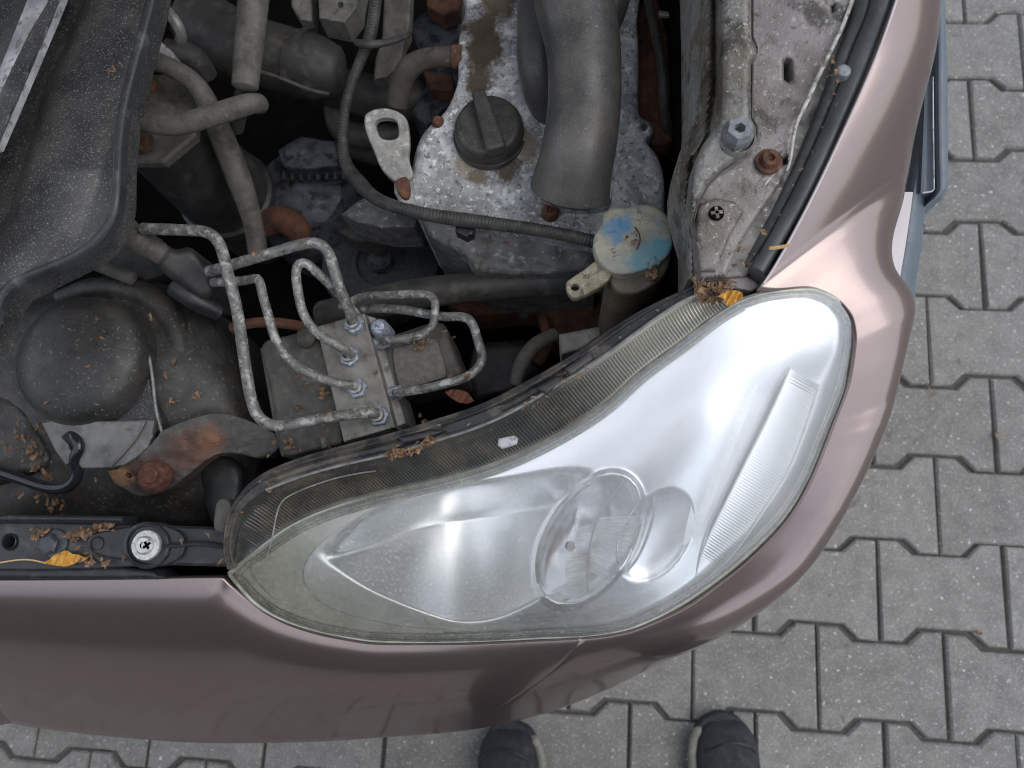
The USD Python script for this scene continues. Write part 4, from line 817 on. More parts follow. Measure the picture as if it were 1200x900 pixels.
# ---- black cowl across the corner
xs = linex([(100, -70), (75, 0), (56, 43), (0, 173), (-60, 300)]); xc = linex([(128, -70), (103, 0), (85, 45), (53, 115), (40, 171), (16, 248), (0, 278), (-40, 320)])
cowl_poly = [(-70, -70), (196, -70), (184, 0), (166, 68), (150, 133), (145, 187), (144, 235), (140, 258), (130, 278), (107, 300), (53, 327), (18, 344), (4, 366), (-12, 410), (-70, 420)]
edge_ = LineString(cowl_poly[1:])
def zcowl(x, y):
    a, b = xs(y), xc(y)
    z = .745 + .022 * sstep(a + 3, a - 5, x) - .012 * sstep(a, a + 5, x) + .010 * sstep(b - 4, b + 2, x)
    z = z + .007 * np.sin(np.clip((x - b) / 90, 0, 1) * math.pi)
    z = z - .018 * sstep(a - 18, a - 60, x) + .010 * sstep(a - 34, a - 30, x) * (x < a)
    d = shapely.distance(shapely.points(np.column_stack([np.ravel(x), np.ravel(y)])), edge_).reshape(np.shape(x))
    z = z - np.where(x > b, .008 * sstep(13, 2, d), 0)
    return z - .00012 * np.clip(y - 200, 0, 999)
cowl = part(car, 'cowl_cover', slab(cowl_poly, zcowl, .02, step=3.5, bevel=.002), M['cowl'], 'large dusty black plastic cover with a raised edge, across the corner')
lipc = np.asarray(smooth_poly([(193, -70), (181, 0), (163, 68), (147.5, 133), (142, 187), (140.5, 233), (135, 257), (125, 274), (104, 295), (51, 321), (17, 337), (0, 360), (-16, 408)], 5, closed=False))
lipi = np.asarray(LineString(lipc).parallel_offset(9, 'right').coords) if LineString(lipc).parallel_offset(9, 'right').distance(shapely.Point(60, 200)) < LineString(lipc).parallel_offset(9, 'left').distance(shapely.Point(60, 200)) else np.asarray(LineString(lipc).parallel_offset(9, 'left').coords)
if np.linalg.norm(lipi[0] - lipc[0]) > np.linalg.norm(lipi[-1] - lipc[0]): lipi = lipi[::-1]
zl = lambda q: np.column_stack([q, .757 - .00012 * np.clip(q[:, 1] - 200, 0, 999)])
part(cowl, 'raised_lip', strip(zl(resample(lipc, 150)), zl(resample(lipi, 150)), 200, 12, lambda u, v: .0022 * np.sqrt(np.clip(1 - (2 * v - 1) ** 2, 0, 1)) + .0006 * v, .008), M['lip'], 'raised rounded edge of the cover')
part(cowl, 'bright_strip', strip([(60, -70, .770), (32, 0, .774), (8, 60, .772), (-46, 190, .770)], [(97, -70, .770), (72, 0, .774), (54, 43, .772), (-2, 173, .770)], 60, 10, lambda u, v: .004 * np.sin(np.pi * v), .006), M['worn'], 'worn shiny grey strip on the cover')

# ---- canister with hoses
can = W(178, 140, .648); cr = .047
cn = part(car, 'canister', lathe(can, [(1e-5, 0), (cr, 0), (cr, -.012), (cr * 1.02, -.03), (cr * 1.14, -.16), (cr * 1.24, -.162), (cr * 1.26, -.168), (cr * 1.24, -.174), (cr * 1.1, -.176), (cr * 1.0, -.28)], 64), M['canister'], 'dark upright canister with hose stubs')
part(cn, 'cap_plate', lathe(can + [0, 0, .001], [(1e-5, .010), (cr * .55, .010), (cr * .6, .004), (cr * 1.06, .003), (cr * 1.12, .0005), (cr * 1.12, -.008)], 8, rot=.35), M['rubber'], 'octagonal grey cap of the canister', smooth=20)
part(cn, 'stub', lathe(can + [-.018, .004, .010], disc_prof(.018, .012, .003), 24), M['rubber'])
part(cn, 'rusty_clamp', lathe(W(172, 97, .664), [(1e-5, .004), (.007, .004), (.010, 0), (.010, -.006)], 18), M['rust'])
part(cn, 'rusty_clamp', lathe(W(166, 166, .664), [(1e-5, .003), (.006, .003), (.010, 0), (.010, -.006)], 9), M['rust'], 'crumbling orange rust round a hose stub')
part(cn, 'hose', tube([(150, 70, .680), (175, 70, .685), (205, 82, .684), (230, 100, .676), (247, 130, .660), (262, 165, .630), (280, 210, .600), (296, 260, .570), (302, 295, .55)], [10.5, 10.5, 10.5, 11, 12.5, 14, 14, 11, 11], n=18), M['rubber'], 'grey hose bending down past the canister')
part(cn, 'hose', tube([(140, 138, .688), (165, 142, .692), (200, 147, .695), (240, 138, .698), (275, 127, .698), (292, 122, .695), (300, 121, .688), (303, 122, .672)], [11, 11, 11.5, 12, 12, 11.5, 11, 11], n=18), M['rubber'], 'grey hose ending free above the canister')
part(car, 'coolant_hose', tube([(302, -40, .70), (297, 0, .695), (291, 60, .69), (287, 102, .683)], [17, 17, 16, 14.5], n=22), M['rubber'], 'thick straight grey hose sleeve')
part(car, 'hose_core', tube([(289, 95, .675), (284, 115, .66), (276, 150, .62)], [9, 9, 9], n=16), M['rubberdark'])
part(car, 'metal_pipe', tube([(186, -10, .66), (192, 8, .66), (206, 26, .655), (212, 40, .645), (210, 52, .63)], [6, 6, 6.5, 6, 6], n=14), M['pipegrey'], 'short bent grey metal pipe')
part(car, 'clip_block', slab(smooth_poly([(168, 60), (178, 40), (192, 52), (205, 66), (196, 74), (178, 66)], 3), .655, .02, step=4, bevel=.003), M['worn'])
part(car, 'bulkhead_hose', tube([(196, 60, .63), (225, 68, .62), (240, 90, .60)], [14, 15, 14], n=16), M['rubberdark'])

# ---- intake duct behind
part(car, 'air_duct', tube([(230, 20, .56), (275, 50, .565), (320, 66, .57), (362, 78, .57)], [34, 36, 36, 36], n=26), M['duct'], 'fat dark air duct')
part(car, 'duct_elbow', tube([(352, 76, .572), (372, 80, .574), (396, 85, .570)], [37, 36, 28], n=26), M['duct'])
part(car, 'duct_collar', tube([(356, 74, .572), (363, 76, .572)], [38.5, 38.5], n=26, cap=False), M['rubberdark'])
part(car, 'duct_seam', tube([(290, 80, .597), (330, 92, .60), (360, 104, .60), (385, 110, .60)], 2.0, n=8), M['rubber'])
part(car, 'lower_pipe', tube([(385, 100, .52), (430, 112, .52), (480, 118, .52), (520, 110, .52)], [22, 24, 24, 20], n=20), M['duct'])
part(car, 'lower_pipe', tube([(392, 125, .50), (400, 150, .49), (430, 160, .49), (470, 158, .49)], [13, 14, 14, 14], n=16), M['duct'])
part(car, 'lower_pipe', tube([(400, 165, .46), (440, 178, .46), (470, 180, .46)], [14, 15, 14], n=16), M['rubberdark'])
part(car, 'grey_strap', slab([(452, -40), (484, -40), (480, 40), (474, 52), (470, 78), (452, 92), (438, 94), (440, 70), (448, 44)], ctrl([(465, 0, .62), (450, 90, .60)]), .012, step=4, bevel=.003), M['rubber'], 'flat grey strap bracket')
part(car, 'connector', slab([(338, -30), (362, -30), (366, 8), (366, 26), (352, 24), (342, 8)], .60, .02, step=4, bevel=.003), M['connector'])
part(car, 'connector', slab([(372, -30), (424, -30), (418, 10), (404, 28), (374, 22)], .615, .03, step=4, bevel=.003, holes=[ell(399, 6, 3.2, 3.2, 0)[1](10)[:-1]]), M['connector'], 'dusty grey plug connector')
part(car, 'connector_wire', tube([(382, 20, .59), (380, 40, .57), (378, 60, .56)], 5, n=12), M['rubberdark'])
part(car, 'wiring_loom', tube([(443, -30, .650), (440, 0, .650), (434, 40, .648), (426, 62, .645), (413, 95, .640), (404, 130, .636), (402, 160, .634), (405, 190, .632), (420, 213, .640), (440, 232, .658), (470, 244, .668), (505, 252, .672), (545, 258, .672), (600, 265, .672), (650, 273, .672), (700, 284, .668)],
    [7.5, 7.5, 7.5, 6.5, 6, 6, 6.2, 7.5, 9, 8, 7.5, 8, 9, 8, 8, 8.5], n=14, ribs=(.0032, .0006)), M['rubberdark'], 'ribbed dark wiring loom curving in front of the engine')
part(car, 'loom_tie', tube([(418, 50, .655), (432, 52, .660), (452, 50, .655), (472, 44, .645), (480, 40, .63)], [4, 5, 4, 3.5, 3], n=10), M['rubberdark'])
part(car, 'loom_clip', slab([(534, 262), (556, 264), (555, 274), (546, 278), (534, 272)], .668, .012, step=3, bevel=.002), M['black'])

# ---- engine
zcov = ctrl([(560, 0, .672), (560, 100, .668), (500, 180, .655), (490, 230, .640), (620, 150, .664), (740, 150, .658), (760, 230, .645), (630, 240, .648), (750, 0, .668)])
eng = part(car, 'engine', slab(smooth_poly([(545, -60), (545, 0), (541, 30), (537, 60), (537, 90), (532, 112), (518, 135), (500, 152), (489, 172), (483, 200), (480, 226), (486, 246), (520, 254), (560, 262), (620, 270), (690, 282), (745, 282), (776, 262), (779, 235), (778, 212), (773, 190), (763, 174), (757, 166), (763, 160), (765, 150), (760, 142), (752, 138), (748, 128), (748, 60), (750, 0), (752, -60)], 5),
    zcov, .16, step=4, bevel=.006, rough=(.003, 60), holes=[ell(755, 149, 3.2, 3.2, 0)[1](10)[:-1]]), M['alu'], 'white-corroded aluminium valve cover with brown oil stains')
part(eng, 'timing_cover', slab([(488, 246), (540, 256), (620, 268), (700, 282), (700, 318), (640, 322), (590, 322), (556, 318), (546, 300), (520, 288), (500, 276)], ctrl([(500, 260, .615), (560, 310, .60), (690, 310, .60)]), .15, step=5, bevel=.006, rough=(.003, 60)), M['timing'], 'dark grey corroded lower engine casting')
part(eng, 'front_bracket', slab([(440, 226), (470, 240), (490, 252), (486, 268), (450, 268), (420, 262), (400, 252), (420, 236)], .57, .05, step=5, bevel=.004, rough=(.003, 60)), M['timing'])
fc = W(573, 152, .668); fr = 41 * mpp(573, 152, .672)
oc = part(eng, 'oil_filler_cap', lathe(fc, [(1e-5, .010), (fr * .80, .010), (fr * .92, .008), (fr * .985, .003), (fr, -.002), (fr, -.006), (fr * 1.06, -.006), (fr * 1.07, -.012)], 56), M['cap'], 'round black oil filler cap with a raised grip', smooth=40)
gx = W(570, 150, .68) ; gd = W(586, 190, .68) - W(560, 108, .68); ga = math.atan2(gd[1], gd[0])
gm = box((0, 0, 0), (fr * 1.95, fr * .52, .016), 0, .004)
gm.vertices[:, 1] *= np.interp(gm.vertices[:, 0], [-fr, fr], [.75, 1.15])
gm.apply_transform(trimesh.transformations.rotation_matrix(ga, [0, 0, 1])); gm.apply_translation(fc + [0, 0, .012])
part(oc, 'grip', gm, M['cap'])
part(eng, 'intake_pipe', tube([(676, -50, .745), (673, 0, .738), (681, 40, .734), (685, 85, .730), (684, 130, .724), (678, 175, .716), (672, 203, .702), (668, 223, .690)], [47, 47, 44.5, 43, 43, 43.5, 45, 47.5], n=48), M['cast'], 'thick dark cast intake pipe')
part(eng, 'intake_pipe', tube([(636, -50, .700), (634, 0, .700), (632, 40, .697), (632, 80, .690), (640, 115, .672), (650, 135, .655)], [29, 28, 26, 25, 24, 22], n=36), M['cast'], 'second intake pipe, half hidden behind the first')
part(eng, 'intake_pipe', tube([(726, -50, .700), (716, 0, .700), (700, 40, .690), (690, 70, .68)], [22, 22, 22, 22], n=30), M['cast'])
part(eng, 'pipe_foot', slab(smooth_poly([(618, 214), (622, 206), (640, 222), (668, 228), (700, 228), (716, 224), (716, 232), (690, 240), (655, 238), (630, 230)], 3), .668, .02, step=4, bevel=.003, rough=(.002, 90)), M['alu'])
part(eng, 'lifting_eye', slab(smooth_poly([(427, 139), (431, 132), (441, 128), (452, 127), (466, 131), (476, 139), (479, 150), (480, 170), (480, 190), (484, 208), (470, 215), (456, 208), (446, 196), (440, 182), (434, 168), (429, 155)], 3), ctrl([(450, 130, .688), (470, 210, .655), (440, 180, .670)]), .004, step=3, bevel=.0015, holes=[smooth_poly([(441, 143), (452, 139), (464, 142), (467, 152), (466, 161), (456, 164), (446, 161), (442, 152)], 2)]), M['eye'], 'corroded steel lifting eye with a square hole')
part(eng, 'eye_foot', slab([(462, 205), (484, 204), (486, 240), (470, 240), (462, 226)], .650, .02, step=3, bevel=.003, rough=(.002, 90)), M['alu'])
part(eng, 'eye_rust', slab(smooth_poly([(464, 212), (474, 206), (480, 216), (478, 232), (470, 230)], 2), .656, .006, step=3, bevel=.002, rough=(.003, 200)), M['rust'])
part(eng, 'rusty_bolt', lathe(W(645, 248, .651), [(1e-5, .003), (.0025, .003), (.0035, .006), (.0065, .006), (.0075, .003), (.0085, 0), (.0085, -.004)], 20), M['rust'], 'small rusted bolt below the intake pipe')
part(eng, 'bolt_boss', lathe(W(646, 240, .648), [(1e-5, .004), (.010, .003), (.013, -.004)], 24), M['alu'])
part(eng, 'rusty_bolt', lathe(W(514, 144, .660), [(1e-5, .005), (.0045, .005), (.006, .002), (.007, -.003)], 14), M['rust'])
part(eng, 'breather_hose', tube([(466, 122, .62), (470, 100, .635), (480, 80, .648), (500, 69, .656), (522, 67, .660), (540, 67, .660)], [13, 13, 13, 12, 11.5, 11.5], n=20), M['rubberbrown'], 'short brown-grey breather hose into the valve cover')
part(eng, 'hose_clamp', tube([(531, 67, .661), (543, 67, .661)], [13.5, 13.5], n=24, cap=False), M['rust'], 'rusty hose clamp')
part(eng, 'side_casting', slab([(478, 30), (545, -20), (540, 110), (500, 150), (482, 130), (500, 100), (490, 60)], .57, .08, step=6, bevel=.006, rough=(.012, 50)), M['dimalu'])
part(eng, 'rust_patch', slab([(500, -20), (540, -20), (538, 12), (520, 20), (500, 8)], .60, .02, step=4, bevel=.003, rough=(.004, 100)), M['rustdim'])
part(eng, 'rust_patch', slab([(496, 84), (530, 88), (532, 108), (505, 106)], .59, .02, step=4, bevel=.003, rough=(.004, 100)), M['rustdim'])
shield = part(car, 'heat_shield', slab(smooth_poly([(748, -40), (790, -30), (800, 5), (806, 60), (806, 110), (800, 140), (790, 165), (770, 172), (752, 160), (744, 120), (744, 40)], 5), lambda x, y: .640 - .000012 * (x - 770) ** 2, .02, step=5, bevel=.01, rough=(.010, 40)), M['rustdim'], 'brown rusty heat shield beside the valve cover')
part(car, 'shield_cable', tube([(757, -30, .68), (760, 0, .68), (768, 40, .68), (776, 85, .675), (779, 130, .66), (788, 165, .62), (800, 190, .57)], [5, 5, 5, 5.5, 6, 7, 7], n=12), M['rubberdark'], 'thin dark cable over the rusty shield')
part(car, 'probe', tube([(772, 17, .66), (786, 18, .66), (808, 19, .66)], [4.5, 3.5, 2], n=10), M['pipegrey'])
# ---- alternator, pulley and the rusty frame low down
alt = part(car, 'alternator', lathe(W(362, 240, .42), [(1e-5, .05), (.03, .048), (.055, .040), (.068, .02), (.072, 0), (.072, -.08)], 40), M['dimalu'], 'grey alternator deep beside the engine')
for k in range(8):
    part(alt, 'vent_rib', box(W(334 + k * 10, 206, .480), (.0035, .013, .008), 0), M['rubberdark'])
part(alt, 'top_case', slab([(326, 176), (352, 160), (392, 166), (400, 196), (350, 200), (330, 196)], .50, .04, step=6, bevel=.006), M['dimalu'])
part(car, 'rusty_elbow', tube([(312, 262, .47), (330, 258, .48), (348, 268, .48), (352, 285, .46)], [16, 16, 15, 13], n=16), M['rustdim'], 'rust-red elbow under the alternator')
pul = part(car, 'pulley', lathe(W(450, 312, .40), [(1e-5, .012), (.03, .012), (.032, .02), (.075, .02), (.078, .012), (.074, .006), (.078, 0), (.074, -.006), (.078, -.012)], 48), M['blackbolt'], 'dark belt pulley deep in the bay')
part(pul, 'hub', lathe(W(450, 312, .40), [(1e-5, .035), (.012, .034), (.016, .03), (.016, 0)], 24), M['dimalu'])
part(car, 'belt_cover', slab(smooth_poly([(395, 268), (440, 260), (500, 262), (545, 282), (555, 300), (520, 285), (470, 278), (420, 284)], 4), .50, .03, step=6, bevel=.006), M['rubberdark'])
fr_ = part(car, 'subframe', slab(smooth_poly([(520, 345), (600, 340), (700, 342), (735, 360), (725, 400), (690, 420), (660, 410), (640, 390), (632, 372), (600, 368), (540, 368)], 5), ctrl([(530, 355, .47), (700, 350, .47), (680, 410, .46)]), .05, step=6, bevel=.008, rough=(.005, 60)), M['rustdim'], 'rust-brown frame rail under the radiator hose')
part(fr_, 'frame_post', tube([(636, 372, .475), (641, 390, .475), (641, 405, .47), (630, 425, .465)], [6, 6.5, 7, 7], n=12), M['rustdim'])
part(car, 'lamp_bracket', tube([(650, 392, .56), (628, 404, .57), (612, 425, .575), (604, 450, .57)], [8, 9, 9, 8], n=12), M['rubber'])
part(car, 'lamp_bracket', slab([(655, 392), (702, 383), (704, 394), (680, 410), (658, 416)], .66, .06, step=5, bevel=.003), M['connector'], 'grey lamp bracket tucked behind the housing')
part(car, 'grease_block', slab([(556, 402), (620, 398), (630, 430), (600, 460), (556, 470), (548, 440)], .42, .06, step=6, bevel=.008), M['dull'])
part(car, 'radiator_hose', tube([(380, 372, .53), (430, 358, .55), (480, 346, .56), (540, 338, .565), (610, 332, .565), (680, 328, .56), (720, 326, .55)], [19, 19, 18, 17.5, 17, 17, 17], n=24), M['hosegrime'], 'thick dark radiator hose')
# ---- left clutter by the tower
part(car, 'loom_sleeve', tube([(140, 262, .66), (160, 280, .66), (180, 292, .655), (192, 300, .65)], [15, 15, 14, 12], n=18, ribs=(.006, .0006)), M['rubber'], 'ribbed grey cable sleeve')
part(car, 'loom_plug', slab(smooth_poly([(178, 298), (192, 286), (206, 292), (222, 290), (246, 318), (252, 345), (236, 352), (210, 335), (190, 318)], 4), ctrl([(190, 300, .652), (240, 340, .625), (215, 300, .645)]), .05, step=5, bevel=.008), M['plastic'], 'dusty black plug at the end of the cable sleeve')
part(car, 'loom_plug', tube([(205, 335, .622), (230, 352, .615), (258, 366, .60)], [12, 12, 10], n=12), M['black'])
part(car, 'grey_rod', tube([(90, 300, .61), (120, 312, .61), (155, 326, .61)], [8, 8, 8], n=14), M['rubber'])
part(car, 'side_plate', slab([(138, 270), (160, 268), (180, 300), (205, 320), (170, 330), (110, 300)], .585, .05, step=6, bevel=.004), M['plastic'])
part(car, 'left_clutter', slab(smooth_poly([(-60, 470), (0, 460), (30, 480), (48, 505), (60, 540), (20, 560), (-60, 560)], 5), .575, .06, step=5, bevel=.01, rough=(.012, 70)), M['dull'])
# ---- brake hydraulic unit and its pipes
zblk = ctrl([(371, 383, .626), (427, 367, .632), (463, 501, .628), (403, 518, .622)])
blk = part(car, 'brake_hydraulic_unit', slab([(371, 383), (427, 367), (463, 501), (403, 518)], zblk, .075, step=5, bevel=.0012), M['block'], 'dirty cast metal brake hydraulic block with pipes screwed in')
part(blk, 'block_flank', slab([(428, 369), (441, 373), (476, 496), (464, 501)], ctrl([(428, 369, .616), (441, 373, .610), (476, 496, .606)]), .06, step=5, bevel=.001), M['blockside'])
part(blk, 'control_module', slab(smooth_poly([(309, 403), (340, 393), (371, 394), (402, 512), (400, 520), (366, 528), (334, 534), (326, 515), (316, 450)], 3), ctrl([(309, 404, .606), (373, 396, .614), (334, 532, .604)]), .07, step=5, bevel=.004), M['module'], 'dusty brown-grey plastic control module')
part(blk, 'module_lip', slab([(305, 408), (312, 406), (330, 500), (338, 535), (330, 535), (322, 505)], .600, .05, step=4, bevel=.002), M['module'])
part(blk, 'module_boss', lathe(W(359, 396, .616), [(1e-5, .008), (.007, .007), (.010, .003), (.010, -.006)], 20), M['module'])
part(blk, 'module_post', slab([(375, 513), (381, 512), (384, 524), (378, 526)], .618, .02, step=3, bevel=.002), M['connector'])
mot = part(blk, 'pump_motor', slab(smooth_poly([(441, 402), (460, 393), (500, 380), (515, 378), (523, 384), (533, 410), (543, 440), (532, 447), (500, 452), (466, 458), (455, 440)], 3), ctrl([(450, 400, .606), (520, 382, .604), (535, 442, .600)]), .07, step=5, bevel=.006), M['module'], 'dusty black pump motor cover')
part(mot, 'label_plate', slab(smooth_poly([(461, 411), (470, 406), (506, 397), (512, 400), (523, 438), (519, 443), (475, 455), (468, 452)], 2), ctrl([(461, 410, .609), (512, 398, .608), (520, 442, .604)]), .003, step=4, bevel=.001), M['labelplate'])
part(blk, 'side_knob', lathe(W(446, 386, .622), [(1e-5, .012), (.006, .011), (.009, .006), (.0095, -.02)], 18), M['fitting'])
def fitting(x, y, z, r=.0098, label=None):
    c = W(x, y, z)
    f = part(blk, 'pipe_fitting', lathe(c, [(.0042, .010), (.0060, .010), (.0066, .007), (r * .96, .0065), (r, .004), (r, -.004)], 6 if r > .0097 else 12, rot=.2 + x), M['fitting'], label, smooth=25)
    part(f, 'pipe_nut', lathe(c, [(.0040, .013), (.0062, .0125), (.0064, .006)], 20), M['blockside'])
for x, y in ((416, 381), (411, 419), (420, 456), (445, 488)):
    fitting(x, y, float(zblk(np.array([x]), np.array([y]))[0]))
def side_fitting(a, b):
    part(blk, 'side_fitting', tube([a, b], [9.5, 8], n=6, spline=False), M['fitting'])
side_fitting((437, 403, .612), (455, 399, .616)); side_fitting((452, 463, .608), (470, 459, .612))
BP = [([(445, 489, .628), (438, 484, .642), (425, 484, .648), (400, 487, .652), (370, 492, .655), (340, 498, .656), (318, 498, .657), (303, 488, .660), (295, 470, .663), (290, 445, .668), (284, 405, .674), (276, 355, .682), (268, 325, .688), (262, 300, .690), (256, 284, .691), (244, 273, .690), (225, 270, .686), (195, 269, .680), (168, 268, .672)], 7.6),
      ([(416, 382, .632), (412, 370, .648), (404, 352, .664), (395, 328, .674), (388, 304, .680), (381, 291, .681), (370, 285, .681), (355, 286, .680), (330, 293, .676), (300, 302, .670), (270, 311, .66), (245, 318, .645)], 7.4),
      ([(412, 419, .630), (408, 413, .644), (396, 405, .650), (380, 396, .654), (366, 384, .658), (355, 366, .664), (350, 345, .668), (347, 322, .672), (350, 310, .673), (357, 308, .672), (368, 316, .668), (385, 332, .660), (400, 348, .648), (420, 372, .62)], 6.3),
      ([(420, 457, .628), (414, 451, .640), (400, 450, .645), (375, 442, .650), (350, 431, .654), (333, 414, .658), (322, 395, .662), (314, 368, .667), (307, 342, .672), (303, 328, .673), (297, 327, .668), (285, 329, .655), (250, 331, .63)], 6.2),
      ([(446, 400, .618), (460, 398, .630), (480, 396, .634), (498, 390, .636), (507, 382, .637), (509, 370, .637), (510, 356, .637), (506, 348, .636), (496, 345, .634), (475, 345, .630), (450, 346, .622), (425, 348, .612), (400, 360, .595)], 5.6),
      ([(462, 461, .612), (478, 459, .624), (500, 455, .630), (525, 449, .633), (548, 441, .634), (560, 431, .634), (565, 418, .634), (561, 402, .633), (556, 385, .632), (549, 374, .630), (538, 371, .628), (520, 371, .624), (490, 366, .616), (460, 362, .606), (425, 362, .59)], 6.2)]
LB = ['thick brake pipe sweeping left in a tall loop', 'brake pipe bent over like a hook above the block', 'thin brake pipe with a narrow loop', 'brake pipe curving down to the left module', 'brake pipe in a squared loop, upper right of the block', 'brake pipe in a wide loop round the pump motor']
for (p_, r_), l_ in zip(BP, LB):
    part(blk, 'brake_pipe', tube(p_, r_ * .86, n=16), M['pipe'], l_)
part(car, 'mount_strap', tube([(272, 385, .58), (300, 378, .585), (340, 380, .58), (370, 386, .57)], [6, 6, 6, 6], n=8), M['rustdim'])
# ---- washer reservoir with the blue cap
capo = smooth_poly([(695, 284), (699, 272), (706, 262), (707, 253), (714, 246), (724, 243), (734, 244), (742, 243), (754, 240), (770, 243), (782, 253), (789, 268), (789, 284), (783, 299), (770, 310), (752, 318), (735, 322), (718, 320), (704, 310), (697, 297)], 2.5)
zcap = lambda x, y: .700 - .0000016 * ((x - 742) ** 2 + (y - 282) ** 2) + .0009 * np.exp(-((np.hypot(x - 741, (y - 280)) - 11) / 1.6) ** 2) + .0016 * sstep(.9, .8, np.hypot((x - 716) / 14, (y - 262) / 12))
res = part(car, 'washer_reservoir', slab(smooth_poly([(712, 318), (716, 300), (740, 290), (770, 285), (785, 290), (786, 300), (780, 320), (765, 335), (745, 345), (722, 342)], 4), .684, .22, step=5, bevel=.004), M['tank'], 'grimy reservoir neck with a weathered blue cap')
part(res, 'blue_cap', slab(capo, zcap, .012, step=3, bevel=.003), M['bluecap'], 'weathered blue and cream cap')
part(res, 'cap_skirt', slab(np.asarray(Polygon(capo).buffer(-1.5).exterior.coords)[:-1], .692, .016, step=4), M['capskirt'])
part(res, 'cap_tab', slab(smooth_poly([(663, 334), (667, 328), (690, 312), (704, 304), (716, 318), (712, 330), (690, 344), (674, 350), (667, 346)], 2.5), ctrl([(667, 338, .682), (712, 315, .690), (690, 340, .684)]), .006, step=3, bevel=.002, holes=[ell(674, 337, 5, 3.8, 0)[1](14)[:-1]]), M['dirtywhite'], 'cream tab with a round hole')
for x, y in ((759, 309), (768, 304)):
    part(res, 'cap_prong', box(W(x, y, .697), (.0025, .011, .003), .5), M['capskirt'])
part(res, 'cap_wire', sweep(wp([(744, 266, .7035), (749, 274, .7045), (750, 283, .7045), (746, 292, .7035)]), .0007, n=6), M['rust'])
part(res, 'neck_dirt', slab(smooth_poly([(757, 316), (766, 312), (772, 320), (768, 328), (758, 326)], 2), .690, .01, step=3, bevel=.002, rough=(.005, 250)), M['flake'])

# ---- depths, sides, wheel and raised bonnet
und = [(-170, 300), (-170, -120), (1015, -120), (930, 200), (830, 330), (640, 440), (300, 560), (262, 690), (-170, 690)]
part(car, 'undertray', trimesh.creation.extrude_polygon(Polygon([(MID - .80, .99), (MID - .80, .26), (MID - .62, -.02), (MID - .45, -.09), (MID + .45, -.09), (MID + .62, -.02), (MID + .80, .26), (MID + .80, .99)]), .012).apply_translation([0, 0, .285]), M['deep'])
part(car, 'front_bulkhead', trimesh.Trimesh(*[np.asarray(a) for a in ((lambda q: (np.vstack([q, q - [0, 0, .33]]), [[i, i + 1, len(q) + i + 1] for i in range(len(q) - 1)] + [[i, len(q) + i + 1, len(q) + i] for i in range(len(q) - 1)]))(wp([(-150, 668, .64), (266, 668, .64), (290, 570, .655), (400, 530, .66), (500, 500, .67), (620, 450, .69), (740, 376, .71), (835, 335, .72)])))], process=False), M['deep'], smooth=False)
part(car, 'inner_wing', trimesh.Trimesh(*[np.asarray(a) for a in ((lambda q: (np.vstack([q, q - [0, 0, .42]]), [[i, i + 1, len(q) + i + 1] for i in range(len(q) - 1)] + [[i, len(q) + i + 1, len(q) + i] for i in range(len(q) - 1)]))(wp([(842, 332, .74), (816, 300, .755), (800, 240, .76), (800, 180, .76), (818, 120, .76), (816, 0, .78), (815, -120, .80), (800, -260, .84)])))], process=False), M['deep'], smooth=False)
wc = np.array([.19, .52, .29])
tp = [(.10, -.085), (.19, -.085), (.25, -.088), (.282, -.08), (.29, -.06), (.29, .06), (.282, .08), (.25, .088), (.19, .085), (.10, .085)]
wh = part(car, 'front_wheel', lathe(wc, tp, 64, axis=(1, 0, 0)), M['tyre'])
part(wh, 'wheel_rim', lathe(wc, [(1e-5, .06), (.06, .06), (.10, .04), (.16, .07), (.18, .085), (.192, .086), (.192, -.08)], 48, axis=(1, 0, 0)), M['zinc'])
hb0, hb1 = np.array([MID - .72, .98, .93]), np.array([MID + .76, .98, .93])
hd = np.array([0, -math.cos(math.radians(58)), math.sin(math.radians(58))]); hn = np.array([0, math.sin(math.radians(58)), math.cos(math.radians(58))])
u = np.linspace(0, 1, 30)[:, None]; vv = np.linspace(0, 1, 24)[None, :]
hood = (hb0 * (1 - u[..., None]) + hb1 * u[..., None]) + hd * (vv[..., None] * .92 * (1 - .10 * (2 * u[..., None] - 1) ** 2)) + hn * (.05 * (1 - (2 * u[..., None] - 1) ** 2) + .04 * np.sin(np.pi * vv[..., None]))
h1 = grid_mesh(hood); h2 = grid_mesh(hood - hn * .03)
bon = part(car, 'bonnet', join(h1, sweep(np.vstack([hood[:, -1] - hn * .015]), .016, n=10)), M['paint'], 'raised rose-brown bonnet')
part(bon, 'lining', h2, M['insulation'])

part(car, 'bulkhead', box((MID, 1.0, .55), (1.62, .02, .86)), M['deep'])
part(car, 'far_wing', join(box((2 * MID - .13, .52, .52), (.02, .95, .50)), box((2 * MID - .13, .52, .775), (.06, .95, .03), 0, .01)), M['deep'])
part(car, 'scuttle', box((MID, 1.09, .93), (1.60, .20, .02), 0, .008), M['black'])

# the other front corner, and the body behind the bonnet
def mirrored(src, parent, name, label=None):
    m, mt, sm = MADE[src]
    v = np.asarray(m.vertices).copy(); v[:, 0] = 2 * MID - v[:, 0]
    return part(parent, name, trimesh.Trimesh(v, np.asarray(m.faces)[:, ::-1], process=False), mt, label, smooth=sm)
mirrored(bumper, car, 'front_bumper'); mirrored(wing, car, 'front_wing')
h_ = mirrored(head, car, 'headlight')
for n_ in ('reflector', 'lens', 'ribbed_flange', 'housing_edge'): mirrored(head + '/' + n_, h_, n_)
mirrored(wh, car, 'front_wheel')
def hullmesh(pts):
    return m3.Manifold.batch_hull([m3.Manifold.sphere(r, 16).translate([float(x) for x in p]) for p, r in pts]).to_mesh()
def hullpart(parent, name, pts, mt, label=None):
    h = hullmesh(pts); return part(parent, name, trimesh.Trimesh(h.vert_properties[:, :3], h.tri_verts, process=False), mt, label)
